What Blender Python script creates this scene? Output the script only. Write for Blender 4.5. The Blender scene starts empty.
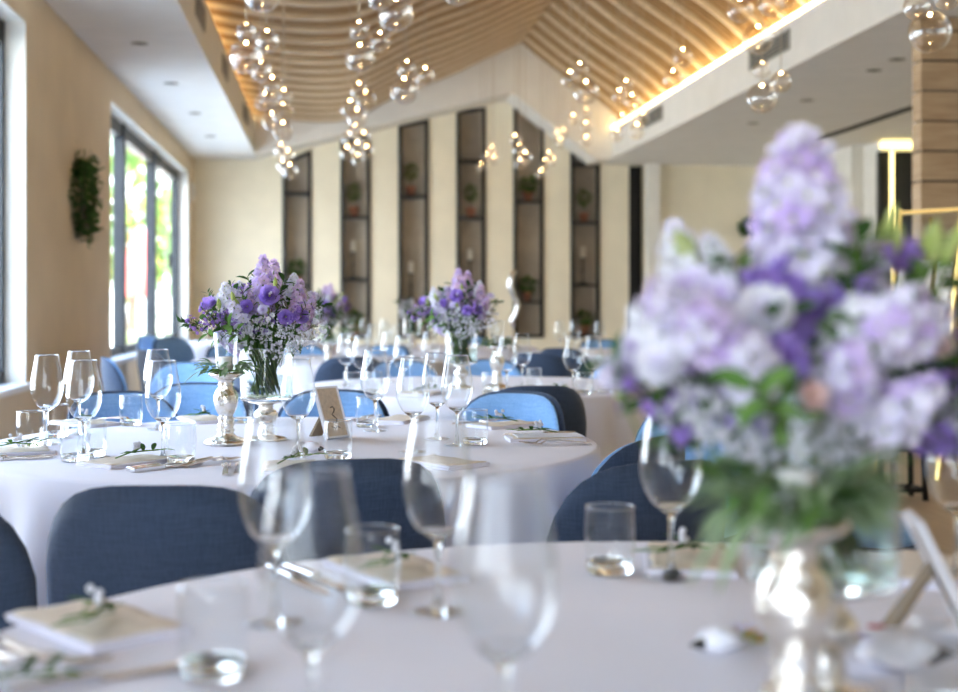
import bpy, math, random
from mathutils import Vector, Matrix
R = math.radians
random.seed(7)
sc = bpy.context.scene
COL = sc.collection

# ------------------------------------------------------------------ camera and measuring
TH = R(6.4); CS, SN = math.cos(TH), math.sin(TH)
F = 1330.6; CAMZ = 1.16; HY = 303.0; TT = 0.75
def W(px, Z):                      # point at camera depth Z seen in column px (ground plan)
    X = (px - 479) / F * Z
    return (X*CS + Z*SN, Z*CS - X*SN)
def H(py, Z): return CAMZ + (HY - py)/F*Z
def PV(px, py, v):                 # on a plane across the hall
    k = (px-479)/F; Z = v/(CS - k*SN)
    return (Z*(k*CS+SN), H(py, Z))
def PU(px, py, u):                 # on a plane along the hall
    k = (px-479)/F; Z = u/(k*CS+SN)
    return (Z*(CS-k*SN), H(py, Z))
def PT(px, py, z=TT):              # on a horizontal plane
    Z = (CAMZ - z)*F/(py-HY); return W(px, Z)
def PC(px, py, z):                 # on a ceiling plane
    Z = (z-CAMZ)*F/(HY-py); return W(px, Z)

cam = bpy.data.objects.new('camera', bpy.data.cameras.new('camera')); COL.objects.link(cam)
cam.location = (0, 0, CAMZ); cam.rotation_euler = (R(90), 0, -TH)
cam.data.sensor_width = 36; cam.data.lens = 50; cam.data.shift_y = -43/958
cam.data.dof.use_dof = True; cam.data.dof.focus_distance = 3.62; cam.data.dof.aperture_fstop = 2.5
cam.data.clip_start = 0.02; cam.data.clip_end = 300
sc.camera = cam

# ------------------------------------------------------------------ materials
def nt(name):
    m = bpy.data.materials.new(name); m.use_nodes = True
    n = m.node_tree; n.nodes.clear(); return m, n
def L(n, a, b): n.links.new(a, b)
def node(n, t, **kw):
    x = n.nodes.new(t)
    for k, v in kw.items():
        if k.startswith('i_'): x.inputs[k[2:].replace('_', ' ')].default_value = v
        else: setattr(x, k, v)
    return x
def rgba(c): return (c[0], c[1], c[2], 1)
def pbr(name, col, rough=.6, metal=0, noise=0, nscale=20, bump=0, bscale=60, spec=.5, sub=0, col2=None, stretch=(1,1,1), sheen=0):
    m, n = nt(name)
    out = node(n, 'ShaderNodeOutputMaterial'); p = node(n, 'ShaderNodeBsdfPrincipled')
    p.inputs['Base Color'].default_value = rgba(col); p.inputs['Roughness'].default_value = rough
    p.inputs['Metallic'].default_value = metal; p.inputs['Specular IOR Level'].default_value = spec
    if sheen: p.inputs['Sheen Weight'].default_value = sheen
    L(n, p.outputs[0], out.inputs[0])
    tc = node(n, 'ShaderNodeTexCoord'); mp = node(n, 'ShaderNodeMapping'); mp.inputs['Scale'].default_value = stretch
    L(n, tc.outputs['Object'], mp.inputs[0])
    if noise or col2:
        t = node(n, 'ShaderNodeTexNoise'); t.inputs['Scale'].default_value = nscale; t.inputs['Detail'].default_value = 4
        L(n, mp.outputs[0], t.inputs['Vector'])
        cr = node(n, 'ShaderNodeValToRGB')
        c2 = col2 if col2 else tuple(max(0, x*(1-noise)) for x in col)
        c1 = col if col2 else tuple(min(1, x*(1+noise*.5)) for x in col)
        cr.color_ramp.elements[0].position = .35; cr.color_ramp.elements[1].position = .65
        cr.color_ramp.elements[0].color = rgba(c1); cr.color_ramp.elements[1].color = rgba(c2)
        L(n, t.outputs[0], cr.inputs[0]); L(n, cr.outputs[0], p.inputs['Base Color'])
    if bump:
        t = node(n, 'ShaderNodeTexNoise'); t.inputs['Scale'].default_value = bscale; t.inputs['Detail'].default_value = 3
        L(n, mp.outputs[0], t.inputs['Vector'])
        b = node(n, 'ShaderNodeBump'); b.inputs['Strength'].default_value = bump; b.inputs['Distance'].default_value = .01
        L(n, t.outputs[0], b.inputs['Height']); L(n, b.outputs[0], p.inputs['Normal'])
    return m
def glow(name, col, s):
    m, n = nt(name); out = node(n, 'ShaderNodeOutputMaterial'); e = node(n, 'ShaderNodeEmission')
    e.inputs[0].default_value = rgba(col); e.inputs[1].default_value = s; L(n, e.outputs[0], out.inputs[0]); return m
def thin(name, tint=(.96,.975,.98), base=.05, edge=.75, power=3.0, rough=0.0):
    m, n = nt(name); out = node(n, 'ShaderNodeOutputMaterial')
    tr = node(n, 'ShaderNodeBsdfTransparent'); tr.inputs[0].default_value = rgba(tint)
    gl = node(n, 'ShaderNodeBsdfGlossy'); gl.inputs['Roughness'].default_value = rough; gl.inputs[0].default_value = (.97,.98,1,1)
    lw = node(n, 'ShaderNodeLayerWeight'); lw.inputs[0].default_value = .5
    pw = node(n, 'ShaderNodeMath', operation='POWER'); pw.inputs[1].default_value = power
    L(n, lw.outputs['Facing'], pw.inputs[0])
    ml = node(n, 'ShaderNodeMath', operation='MULTIPLY_ADD'); ml.inputs[1].default_value = edge; ml.inputs[2].default_value = base
    L(n, pw.outputs[0], ml.inputs[0])
    mx = node(n, 'ShaderNodeMixShader'); L(n, ml.outputs[0], mx.inputs[0]); L(n, tr.outputs[0], mx.inputs[1]); L(n, gl.outputs[0], mx.inputs[2])
    L(n, mx.outputs[0], out.inputs[0]); return m
def petal_mat(name, c1, c2, scale=25):
    m, n = nt(name); out = node(n, 'ShaderNodeOutputMaterial')
    tc = node(n, 'ShaderNodeTexCoord'); t = node(n, 'ShaderNodeTexNoise'); t.inputs['Scale'].default_value = scale; t.inputs['Detail'].default_value = 2
    L(n, tc.outputs['Object'], t.inputs['Vector'])
    cr = node(n, 'ShaderNodeValToRGB'); cr.color_ramp.elements[0].position = .38; cr.color_ramp.elements[1].position = .62
    cr.color_ramp.elements[0].color = rgba(c1); cr.color_ramp.elements[1].color = rgba(c2); L(n, t.outputs[0], cr.inputs[0])
    d = node(n, 'ShaderNodeBsdfDiffuse'); tl = node(n, 'ShaderNodeBsdfTranslucent')
    L(n, cr.outputs[0], d.inputs[0]); L(n, cr.outputs[0], tl.inputs[0])
    mx = node(n, 'ShaderNodeMixShader'); mx.inputs[0].default_value = .38
    L(n, d.outputs[0], mx.inputs[1]); L(n, tl.outputs[0], mx.inputs[2]); L(n, mx.outputs[0], out.inputs[0]); return m
def fabric(name, c1, c2):
    m, n = nt(name); out = node(n, 'ShaderNodeOutputMaterial'); p = node(n, 'ShaderNodeBsdfPrincipled')
    p.inputs['Roughness'].default_value = .85; p.inputs['Sheen Weight'].default_value = .25; p.inputs['Specular IOR Level'].default_value = .2
    tc = node(n, 'ShaderNodeTexCoord'); cols = []
    for st in ((260, 260, 25), (25, 25, 260)):
        mp = node(n, 'ShaderNodeMapping'); mp.inputs['Scale'].default_value = st; L(n, tc.outputs['Object'], mp.inputs[0])
        t = node(n, 'ShaderNodeTexNoise'); t.inputs['Scale'].default_value = 1; t.inputs['Detail'].default_value = 2; L(n, mp.outputs[0], t.inputs['Vector']); cols.append(t)
    ad = node(n, 'ShaderNodeMath', operation='ADD'); L(n, cols[0].outputs[0], ad.inputs[0]); L(n, cols[1].outputs[0], ad.inputs[1])
    cr = node(n, 'ShaderNodeMapRange'); cr.inputs[1].default_value = .7; cr.inputs[2].default_value = 1.3; L(n, ad.outputs[0], cr.inputs[0])
    mx = node(n, 'ShaderNodeMix', data_type='RGBA'); mx.inputs[6].default_value = rgba(c1); mx.inputs[7].default_value = rgba(c2)
    L(n, cr.outputs[0], mx.inputs[0]); L(n, mx.outputs[2], p.inputs['Base Color'])
    b = node(n, 'ShaderNodeBump'); b.inputs['Strength'].default_value = .3; b.inputs['Distance'].default_value = .002
    L(n, ad.outputs[0], b.inputs['Height']); L(n, b.outputs[0], p.inputs['Normal']); L(n, p.outputs[0], out.inputs[0]); return m

M = {}
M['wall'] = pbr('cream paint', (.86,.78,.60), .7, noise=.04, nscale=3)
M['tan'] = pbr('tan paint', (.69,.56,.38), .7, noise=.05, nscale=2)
M['white'] = pbr('white plaster', (.80,.79,.77), .75, noise=.03, nscale=4)
M['cream_white'] = pbr('cream white plaster', (.86,.83,.76), .75, noise=.03, nscale=4)
M['floor'] = pbr('oak floor', (.52,.40,.28), .45, col2=(.44,.33,.22), nscale=3, stretch=(8,.7,1))
M['slat'] = pbr('oak slat', (.42,.25,.10), .6, col2=(.31,.175,.065), nscale=3, stretch=(1,20,6))
M['slat_lit'] = pbr('lit oak batten', (.82,.68,.48), .55, col2=(.74,.58,.38), nscale=3, stretch=(1,20,6))  # oak coloured paler to imitate light caught on the batten undersides
M['slat_back'] = pbr('brown ceiling backing', (.30,.19,.09), .8, noise=.1)
M['clad'] = pbr('timber cladding', (.50,.36,.22), .55, col2=(.40,.27,.155), nscale=2.5, stretch=(1.2,1.2,14), bump=.1)
M['joint'] = pbr('dark joint', (.06,.045,.03), .8)
M['dark'] = pbr('dark metal', (.014,.016,.018), .4, metal=.3, noise=.1)
M['winframe'] = pbr('anthracite window frame', (.022,.027,.033), .45, noise=.1)
M['black'] = pbr('black metal', (.012,.012,.014), .4, metal=.3)
M['slot'] = pbr('dark slot', (.03,.03,.03), .9)
M['vent'] = pbr('grey vent', (.35,.33,.28), .6)
M['niche'] = pbr('taupe niche back', (.52,.45,.37), .8, noise=.12, nscale=4)
M['cloth'] = pbr('white tablecloth', (.85,.83,.90), .8, noise=.015, nscale=6, bump=.12, bscale=18, spec=.15, sheen=.1)
M['shell'] = fabric('navy fabric', (.030,.048,.085), (.048,.072,.125))
M['pad'] = fabric('denim blue fabric', (.16,.33,.60), (.25,.44,.72))
M['shell2'] = fabric('charcoal fabric', (.045,.05,.065), (.07,.075,.09))
M['leg'] = pbr('black chair leg', (.02,.02,.02), .5)
M['glass'] = thin('wine glass', (.97,.985,.99), base=.045, edge=.95, power=2.6)
M['rim'] = thin('glass rim', (.8,.88,.95), base=.35, edge=.6, power=1.5, rough=.05)
M['thick'] = thin('thick clear glass', (.97,.98,.985), base=.07, edge=.6, power=2.6, rough=.02)
def solidglass(name, tint=(.97,.98,.98)):
    m, n = nt(name); out = node(n, 'ShaderNodeOutputMaterial'); g = node(n, 'ShaderNodeBsdfGlass'); g.inputs[0].default_value = rgba(tint); g.inputs['Roughness'].default_value = .0; g.inputs['IOR'].default_value = 1.45
    L(n, g.outputs[0], out.inputs[0]); return m
M['solid'] = solidglass('solid clear glass')
M['globe'] = thin('pendant globe glass', (.97,.94,.89), base=.09, edge=.95, power=2.0)
M['pane'] = thin('window pane', (.93,.96,.97), base=.03, edge=.2, power=4)
M['water'] = thin('vase water', (.84,.90,.88), base=.04, edge=.3, power=3)
M['steel'] = pbr('brushed champagne steel', (.72,.62,.54), .25, metal=1)
M['silver'] = pbr('polished steel', (.80,.80,.82), .18, metal=1)
M['gold'] = pbr('gold metal', (.85,.60,.22), .3, metal=1)
M['merc'] = pbr('mercury glass', (.93,.93,.92), .2, metal=1, col2=(.80,.72,.60), nscale=34, bump=.6, bscale=55)
M['napkin'] = pbr('cream linen napkin', (.76,.66,.54), .85, noise=.05, nscale=40, bump=.2, bscale=120)
M['linenw'] = pbr('white linen', (.80,.78,.86), .85, bump=.2, bscale=120)
M['menu'] = pbr('white card', (.84,.83,.88), .6)
M['kraft'] = pbr('beige card', (.60,.49,.38), .8, noise=.12, nscale=90)
M['brown'] = pbr('brown board', (.22,.16,.10), .7)
M['ink'] = pbr('dark ink', (.03,.03,.03), .6)
M['maroon'] = pbr('maroon print', (.45,.03,.10), .6)
M['terra'] = pbr('terracotta', (.48,.20,.12), .8, noise=.1)
M['wax'] = pbr('white wax', (.85,.82,.74), .5)
M['leaf'] = petal_mat('green leaf', (.10,.20,.05), (.17,.30,.08))
M['leaf_dark'] = petal_mat('dark green leaf', (.045,.10,.03), (.08,.16,.045))
M['leaf_pale'] = petal_mat('sage leaf', (.24,.34,.20), (.36,.46,.28))
M['leaf_olive'] = petal_mat('olive foliage', (.14,.18,.04), (.28,.28,.08))
M['bud'] = petal_mat('lime bud', (.42,.52,.14), (.62,.68,.32))
M['lav'] = petal_mat('lavender petal', (.62,.48,.80), (.76,.64,.86))
M['pinklav'] = petal_mat('pink lavender petal', (.72,.52,.74), (.82,.66,.82))
M['purple'] = petal_mat('purple petal', (.38,.25,.68), (.54,.39,.82))
M['violet'] = petal_mat('violet petal', (.30,.17,.55), (.45,.28,.68))
M['whitep'] = petal_mat('white petal', (.84,.84,.88), (.92,.90,.94))
M['palelav'] = petal_mat('pale lilac petal', (.78,.74,.88), (.86,.82,.92))
M['blush'] = petal_mat('blush petal', (.85,.62,.60), (.90,.74,.68))
M['twig'] = pbr('reddish twig', (.16,.09,.06), .8)
M['stem'] = petal_mat('green stem', (.12,.22,.06), (.20,.32,.10))
M['led'] = glow('warm strip light', (1,.74,.34), 6.5)
M['led_line'] = glow('yellow light line', (1,.80,.30), 2.2)
M['led_soft'] = glow('warm cove light', (1,.74,.36), 9)
M['bulb'] = glow('warm filament', (1,.64,.28), 75)
M['cord'] = pbr('thin cord', (.55,.45,.32), .6)
M['brass'] = pbr('brass cap', (.8,.62,.35), .3, metal=1)
M['terrace'] = pbr('pale terrace paving', (.62,.60,.56), .8, noise=.1, nscale=1)
M['red'] = pbr('red canvas', (.75,.12,.10), .8)
M['render'] = pbr('pale building render', (.70,.72,.70), .8, noise=.05)
M['bark'] = pbr('bark', (.14,.10,.07), .9, noise=.2)
M['panelgrey'] = pbr('switch panel', (.55,.56,.60), .5)

# ------------------------------------------------------------------ mesh builder
class MB:
    def __init__(s): s.v=[]; s.f=[]; s.m=[]; s.sm=[]
    def add(s, vs, fs, mi=0, smooth=True):
        o = len(s.v); s.v += [tuple(x) for x in vs]
        for f in fs: s.f.append(tuple(i+o for i in f)); s.m.append(mi); s.sm.append(smooth)
    def box(s, x0,x1,y0,y1,z0,z1, mi=0, mat=None):
        vs = [(x0,y0,z0),(x1,y0,z0),(x1,y1,z0),(x0,y1,z0),(x0,y0,z1),(x1,y0,z1),(x1,y1,z1),(x0,y1,z1)]
        if mat: vs = [mat @ Vector(v) for v in vs]
        s.add(vs, [(0,3,2,1),(4,5,6,7),(0,1,5,4),(1,2,6,5),(2,3,7,6),(3,0,4,7)], mi, False)
    def rbox(s, x0,x1,y0,y1,z0,z1, r=.004, mi=0, mat=None):   # box with chamfered vertical and top edges
        def ring(i, z): return [(x0+i,y0+r,z),(x0+r,y0+i,z),(x1-r,y0+i,z),(x1-i,y0+r,z),(x1-i,y1-r,z),(x1-r,y1-i,z),(x0+r,y1-i,z),(x0+i,y1-r,z)]
        vs = ring(r*.6,z0)+ring(0,z0+r*.6)+ring(0,z1-r*.6)+ring(r*.6,z1)
        if mat: vs = [mat @ Vector(v) for v in vs]
        fs = [tuple(range(7,-1,-1)), tuple(range(24,32))]
        for k in range(3):
            for i in range(8): fs.append((k*8+i, k*8+(i+1)%8, (k+1)*8+(i+1)%8, (k+1)*8+i))
        s.add(vs, fs, mi, False)
    def tube(s, pts, r, seg=6, mi=0, cap=True):
        pts = [Vector(p) for p in pts]; n = len(pts); rs = r if isinstance(r,(list,tuple)) else [r]*n
        vs=[]; up = Vector((0,0,1))
        d0 = (pts[1]-pts[0]).normalized()
        a = d0.cross(up) if abs(d0.z)<.95 else d0.cross(Vector((1,0,0))); a.normalize()
        for i,p in enumerate(pts):
            d = (pts[min(i+1,n-1)]-pts[max(i-1,0)]).normalized()
            a = (a - d*a.dot(d)).normalized(); b = d.cross(a)
            for k in range(seg):
                t = 2*math.pi*k/seg; vs.append(p + (a*math.cos(t)+b*math.sin(t))*rs[i])
        fs=[]
        for i in range(n-1):
            for k in range(seg): fs.append((i*seg+k, i*seg+(k+1)%seg, (i+1)*seg+(k+1)%seg, (i+1)*seg+k))
        if cap: fs += [tuple(range(seg-1,-1,-1)), tuple(range((n-1)*seg, n*seg))]
        s.add(vs, fs, mi)
    def lathe(s, prof, seg=32, mi=0, at=(0,0,0), mat=None):
        vs=[]
        for r,z in prof:
            for k in range(seg):
                t=2*math.pi*k/seg; p=Vector((r*math.cos(t)+at[0], r*math.sin(t)+at[1], z+at[2]))
                vs.append(mat@p if mat else p)
        fs=[]
        for i in range(len(prof)-1):
            for k in range(seg): fs.append((i*seg+k, i*seg+(k+1)%seg, (i+1)*seg+(k+1)%seg, (i+1)*seg+k))
        if prof[0][0] > 1e-5 and prof[0][0] < 0: pass
        s.add(vs, fs, mi)
    def disc(s, r, z, seg=32, mi=0, at=(0,0)):
        s.add([(r*math.cos(2*math.pi*k/seg)+at[0], r*math.sin(2*math.pi*k/seg)+at[1], z) for k in range(seg)], [tuple(range(seg))], mi)
    def ball(s, c, r, seg=10, rings=7, mi=0, sz=1.0):
        s.lathe([(r*math.sin(math.pi*i/rings)+1e-6, -r*sz*math.cos(math.pi*i/rings)) for i in range(rings+1)], seg, mi, c)
    def prism(s, poly, ax, a0, a1, mi=0):   # poly: 2D points; ax 'y': (x,z) extruded along y ; 'x': (y,z) along x ; 'z'
        def P(p,a): return (p[0],a,p[1]) if ax=='y' else ((a,p[0],p[1]) if ax=='x' else (p[0],p[1],a))
        n=len(poly); vs=[P(p,a0) for p in poly]+[P(p,a1) for p in poly]
        fs=[tuple(range(n)), tuple(range(2*n-1,n-1,-1))]+[(i,(i+1)%n,n+(i+1)%n,n+i) for i in range(n)]
        s.add(vs,fs,mi,False)
    def petal(s, M4, l, w, cup=.3, mi=0, n=3, curl=0):   # along +Y of M4, normal +Z
        vs=[]; fs=[]
        for i in range(n+1):
            t=i/n; ww=w*math.sin(math.pi*(.12+.80*t))**.8*(.55+.6*t)
            for j in (-1,0,1):
                vs.append(M4 @ Vector((j*ww*.5, l*t, cup*l*(t*t)*(1 if curl==0 else math.cos(curl*t)) + abs(j)*w*.12)))
        for i in range(n):
            for j in range(2):
                a=i*3+j; fs.append((a,a+1,a+4,a+3))
        s.add(vs,fs,mi)
    def leaf(s, base, d, up, l, w, mi=0, droop=.2, n=4):
        d=Vector(d).normalized(); up=Vector(up); sd=d.cross(up)
        if sd.length<1e-3: sd=Vector((1,0,0))
        sd.normalize(); nn=sd.cross(d).normalized(); base=Vector(base); vs=[]; fs=[]
        for i in range(n+1):
            t=i/n; ww=w*math.sin(math.pi*min(1,t*.96+.04))**.75
            c=base+d*l*t-Vector((0,0,1))*droop*l*t*t
            vs+= [c-sd*ww*.5+nn*ww*.15, c, c+sd*ww*.5+nn*ww*.15]
        for i in range(n):
            for j in range(2): a=i*3+j; fs.append((a,a+1,a+4,a+3))
        s.add(vs,fs,mi)
    def mesh(s, name, mats):
        me = bpy.data.meshes.new(name); me.from_pydata(s.v, [], s.f)
        for m in (mats if isinstance(mats,(list,tuple)) else [mats]): me.materials.append(M[m])
        me.polygons.foreach_set('material_index', s.m); me.polygons.foreach_set('use_smooth', s.sm); me.update(); return me
    def build(s, name, mats, parent=None, loc=(0,0,0), rz=0):
        return link(name, s.mesh(name, mats), parent, loc, rz)
def link(name, me, parent=None, loc=(0,0,0), rz=0):
    o = bpy.data.objects.new(name, me); COL.objects.link(o)
    if parent: o.parent = parent
    o.location = loc; o.rotation_euler = (0,0,rz); return o
def tag(o, label, cat, group=None, kind=None):
    if label: o['label'] = label
    if cat: o['category'] = cat
    if group: o['group'] = group
    if kind: o['kind'] = kind
    return o
def empty(name, loc=(0,0,0), rz=0):
    o = bpy.data.objects.new(name, None); COL.objects.link(o); o.location = loc; o.rotation_euler = (0,0,rz); o.empty_display_size=.1; return o
def kids(o): return [c for c in bpy.data.objects if c.parent == o]
KID = {}
def copy_tree(o, parent=None):
    if o.name not in KID: KID[o.name] = kids(o)
    c = o.copy(); COL.objects.link(c); c.parent = parent
    KID[c.name] = [copy_tree(ch, c) for ch in KID[o.name]]
    return c
class Kind:            # first use moves the prototype, later uses copy it
    def __init__(s, o): s.o=o; s.used=False
    def put(s, loc, rz=0, label=None, cat=None, group=None, scale=1, rot=None):
        if s.used: c = copy_tree(s.o)
        else: c = s.o; s.used=True
        c.location = loc; c.rotation_euler = rot if rot else (0,0,rz); c.scale=(scale,)*3 if not isinstance(scale,tuple) else scale
        for k in ('group',):
            if k in c: del c[k]
        tag(c, label, cat, group); return c
    def done(s):
        pass
def struct(o): o['kind'] = 'structure'; return o
def smoothmod(o, lv=1):
    m = o.modifiers.new('sub','SUBSURF'); m.levels=lv; m.render_levels=lv

# ------------------------------------------------------------------ the room
UL, UR, VF, VB = -2.1, 9.2, 21.1, -4.5
FL, FR = -1.12, 4.36            # fascia planes
ZS = 3.40; ZF = 3.90            # soffit and fascia top
b=MB(); b.box(UL-.3, UR+.3, VB-.3, VF+.6, -.15, 0); struct(b.build('floor','floor'))
# left wall with window openings (along v)
wins = [(-3.2, .4), (3.4, 9.55), (13.15, 20.2)]
ZW0, ZW1 = .60, 3.12
b=MB(); v0=VB-.3
for (a,c) in wins:
    b.box(UL-.24, UL, v0, a, 0, 3.6)
    b.box(UL-.24, UL, a, c, 0, ZW0); b.box(UL-.24, UL, a, c, ZW1, 3.6); v0=c
b.box(UL-.24, UL, v0, VF+.3, 0, 3.6)
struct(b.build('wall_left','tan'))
# far wall
b=MB(); b.box(UL-.3, -.0+UR+.3, VF+.42, VF+.6, 0, 6.2)
niches = [(283,311,162,150),(341,370,140,135),(399,428,125,119),(457,485,111,107),(514,543,104,126),(571,599,142,163)]
NB = PV(457,338,VF)[1]
NN = []
for (x0,x1,y0,y1) in niches:
    ua,za = PV(x0,y0,VF); ub,zb = PV(x1,y1,VF); NN.append((ua,ub,za,zb))
# wall front pieces between niches
ued = [UL-.3]
u=UL-.3
for (ua,ub,za,zb) in NN:
    b.box(u, ua, VF, VF+.45, 0, 6.2)
    b.box(ua, ub, VF, VF+.45, 0, NB)
    b.prism([(ua,za),(ub,zb),(ub,6.2),(ua,6.2)], 'y', VF, VF+.45)
    u=ub
dk0 = PV(629,160,VF)[0]; dk1 = PV(646,160,VF)[0]; dh = PV(640,161,VF)[1]
b.box(u, dk0, VF, VF+.45, 0, 6.2); b.box(dk0, dk1, VF, VF+.45, dh, 6.2)
dr0 = PV(881,137,17.6)[0]; drh = 3.26; dr1 = dr0+1.2
b.box(dk1, UR+.3, VF, VF+.45, 0, 6.2)
struct(b.build('wall_far','wall'))
# pilaster beside dark doorway & return near the right
b=MB(); b.box(PV(647,200,20.95)[0], PV(660,200,20.95)[0], 20.93, VF, 0, ZS)
struct(b.build('trim_1','cream_white'))
b=MB(); b.box(PV(852,200,18.2)[0], PV(881,200,18.2)[0], 18.2, VF, 0, ZS-.002); b.box(dr0,dr1+2,17.75,18.2,0,ZS-.002); b.box(dr0,dr1+2,17.6,17.75,drh,ZS-.002); b.box(dr1,dr1+2,17.6,17.75,0,drh)
struct(b.build('trim_2','cream_white'))
b=MB(); b.box(dk0, dk1, VF+.30, VF+.42, 0, dh); o=struct(b.build('door_1','black'))
b=MB(); b.box(dk0+.02, dk0+.04, VF+.27, VF+.30, .9, 1.15); b.build('door_handle','silver',o)
b=MB(); b.box(dr0, dr1, 17.66, 17.75, 0, drh); o=struct(b.build('door_2','dark'))
b=MB(); b.box(dr0+.92, dr0+.95, 17.60, 17.66, .9, 1.2); b.build('door_handle','silver',o)
b=MB(); b.box(UR, UR+.3, VB-.3, VF+.3, 0, 3.6); struct(b.build('wall_right','wall'))
# soffits and gable ceiling
b=MB()
b.box(UL-.3, FL-.02, VB-.3, VF+.3, ZS, ZS+.2); b.box(FR+.02, UR+.3, VB-.3, VF+.3, ZS, ZS+.2)
struct(b.build('ceiling','white'))
b=MB(); b.box(FL-.25, FL, VB-.3, 20.3, ZS+.2, ZF); b.box(FL-.02, FL, VB-.3, 20.3, ZS, ZS+.2); b.box(FL-.35, FL-.25, VB-.3, 20.3, ZS+.2, 5.6)
struct(b.build('trim_3','cream_white'))
b=MB(); b.box(FR, FR+.02, VB-.3, 20.3, ZS, ZS+.2); b.box(FR, FR+.25, VB-.3, 20.3, ZS+.2, ZF-.04); b.box(FR+.25, FR+.35, VB-.3, 20.3, ZS+.2, 5.6)
struct(b.build('trim_4','cream_white'))
VG = 20.3
prof_px = [(400,95),(430,85),(460,72),(490,57),(520,43),(543,62),(567,80),(600,102)]
prof = [(FL-.22, 4.02),(-.7,3.92),(-.2,3.88),(.3,3.91)] + [PV(x,y,VG) for x,y in prof_px] + [(FR+.2, 3.93)]
def zc(u):
    for (a,za),(c,zb2) in zip(prof, prof[1:]):
        if a<=u<=c: return za+(zb2-za)*(u-a)/(c-a)
    return 3.9
# refine profile
pu=[]; n=44
for i in range(n+1):
    u_=prof[0][0]+(prof[-1][0]-prof[0][0])*i/n; pu.append(u_)
ridge_u = PV(520,43,VG)[0]; pu.append(ridge_u); pu.sort()
pz=[zc(u_) for u_ in pu]
pz2=pz[:]
for it in range(2):
    for i in range(1,len(pu)-1):
        if abs(pu[i]-ridge_u)>.08: pz2[i]=(pz[i-1]+2*pz[i]+pz[i+1])/4
    pz=pz2[:]
def zprof(u):
    for i in range(len(pu)-1):
        if pu[i]<=u<=pu[i+1]: return pz[i]+(pz[i+1]-pz[i])*(u-pu[i])/(pu[i+1]-pu[i]+1e-9)
    return 3.9
b=MB()
def slat(v, w, dz0, dz1, mi):
    vs=[]; n=len(pu)
    for u_,z_ in zip(pu,pz):
        vs += [(u_,v-w/2,z_+dz0),(u_,v+w/2,z_+dz0),(u_,v+w/2,z_+dz1),(u_,v-w/2,z_+dz1)]
    fs=[]
    for i in range(n-1):
        for k in range(4): fs.append((i*4+k, i*4+(k+1)%4, (i+1)*4+(k+1)%4, (i+1)*4+k))
    fs += [(0,1,2,3),((n-1)*4,(n-1)*4+3,(n-1)*4+2,(n-1)*4+1)]
    b.add(vs,fs,mi,False)
v=1.0; k=0
while v < VG-.03:
    if k%6==0: slat(v,.075,-.035,.06,1)
    elif k%6==3: slat(v,.05,-.008,.06,0)
    else: slat(v,.05,0,.06,0)
    v+=.098; k+=1
struct(b.build('ceiling_slats',['slat','slat_lit']))
b=MB(); vs=[]; n=len(pu)
for u_,z_ in zip(pu,pz): vs += [(u_,VB-.3,z_+.06),(u_,VG,z_+.06),(u_,VG,z_+.16),(u_,VB-.3,z_+.16)]
fs=[(0,1,2,3),((n-1)*4,(n-1)*4+3,(n-1)*4+2,(n-1)*4+1)]
for i in range(n-1):
    for k in range(4): fs.append((i*4+k, i*4+(k+1)%4, (i+1)*4+(k+1)%4, (i+1)*4+k))
b.add(vs,fs,0,False); struct(b.build('ceiling_backing','slat_back'))
b=MB(); b.box(UL-.3,UR+.3,VB-.3,VF+.6,6.2,6.35); b.box(FL-.4,FR+.4,VB-.35,VB-.3,3.4,6.2); struct(b.build('roof','white'))
b=MB(); b.box(UL-.35,UL-.3,VB,VF+.6,3.6,6.2); b.box(UR+.3,UR+.35,VB,VF+.6,3.6,6.2); struct(b.build('wall_upper','white'))
# gable bulkhead
lo=[(FL,ZS),PV(512,93,VG),PV(597,160,VG),(FR,ZS)]
up=[(u_,z_+.1) for u_,z_ in zip(pu,pz)]
b=MB(); 
def zlo(u):
    for (a,za),(c,zb2) in zip(lo,lo[1:]):
        if a<=u<=c: return za+(zb2-za)*(u-a)/(c-a)
    return ZS
us=sorted(set([round(x,4) for x in pu if FL<x<FR]+[round(p[0],4) for p in lo]))
for a,c in zip(us,us[1:]):
    m1=(a,zlo(a+1e-5)); m2=(c,zlo(c-1e-5))
    b.prism([m1,m2,(c,zprof(c)+.12),(a,zprof(a)+.12)],'y',VG,VF)
struct(b.build('trim_5','cream_white'))
b=MB(); b.box(FL-.3,FL,VG,VF,ZS+.2,5.6); b.box(FR,FR+.3,VG,VF,ZS+.2,5.6); struct(b.build('trim_6','cream_white'))
# window reveals, sills, frames
def window(idx, a, c, mull, sill=True):
    o=MB(); x0,x1=UL-.24,UL-.14; t=.09
    o.box(x0,x1,a,c,ZW0,ZW0+t); o.box(x0,x1,a,c,ZW1-t-.07,ZW1); o.box(x0,x1,a,a+t,ZW0,ZW1); o.box(x0,x1,c-t,c,ZW0,ZW1)
    for m in mull: o.box(x0,x1+.02,m-.08,m+.08,ZW0,ZW1)
    f=struct(o.build('window_%d'%idx,'winframe'))
    g=MB(); g.box(UL-.185,UL-.180,a+t,c-t,ZW0+t,ZW1-t-.07); g.build('window_pane','pane',f)
    s=MB(); s.rbox(UL-.15,UL+.05,a-.05,c+.05 if c<20 else c,ZW0-.04,ZW0+.005,.01); s.build('window_sill','white',f)
    r=MB(); r.box(UL-.15,UL-.001,c-.012,c,ZW0+.005,ZW1); r.box(UL-.15,UL-.001,a,a+.012,ZW0+.005,ZW1); r.box(UL-.15,UL-.001,a+.012,c-.012,ZW1-.012,ZW1)
    r.build('window_reveal','cream_white',f); return f
window(1,*wins[0],[-1.4]); window(2,*wins[1],[5.4,7.5])
mA=PU(122.5,200,UL-.15)[0]; mB=PU(153.5,200,UL-.15)[0]
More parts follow.
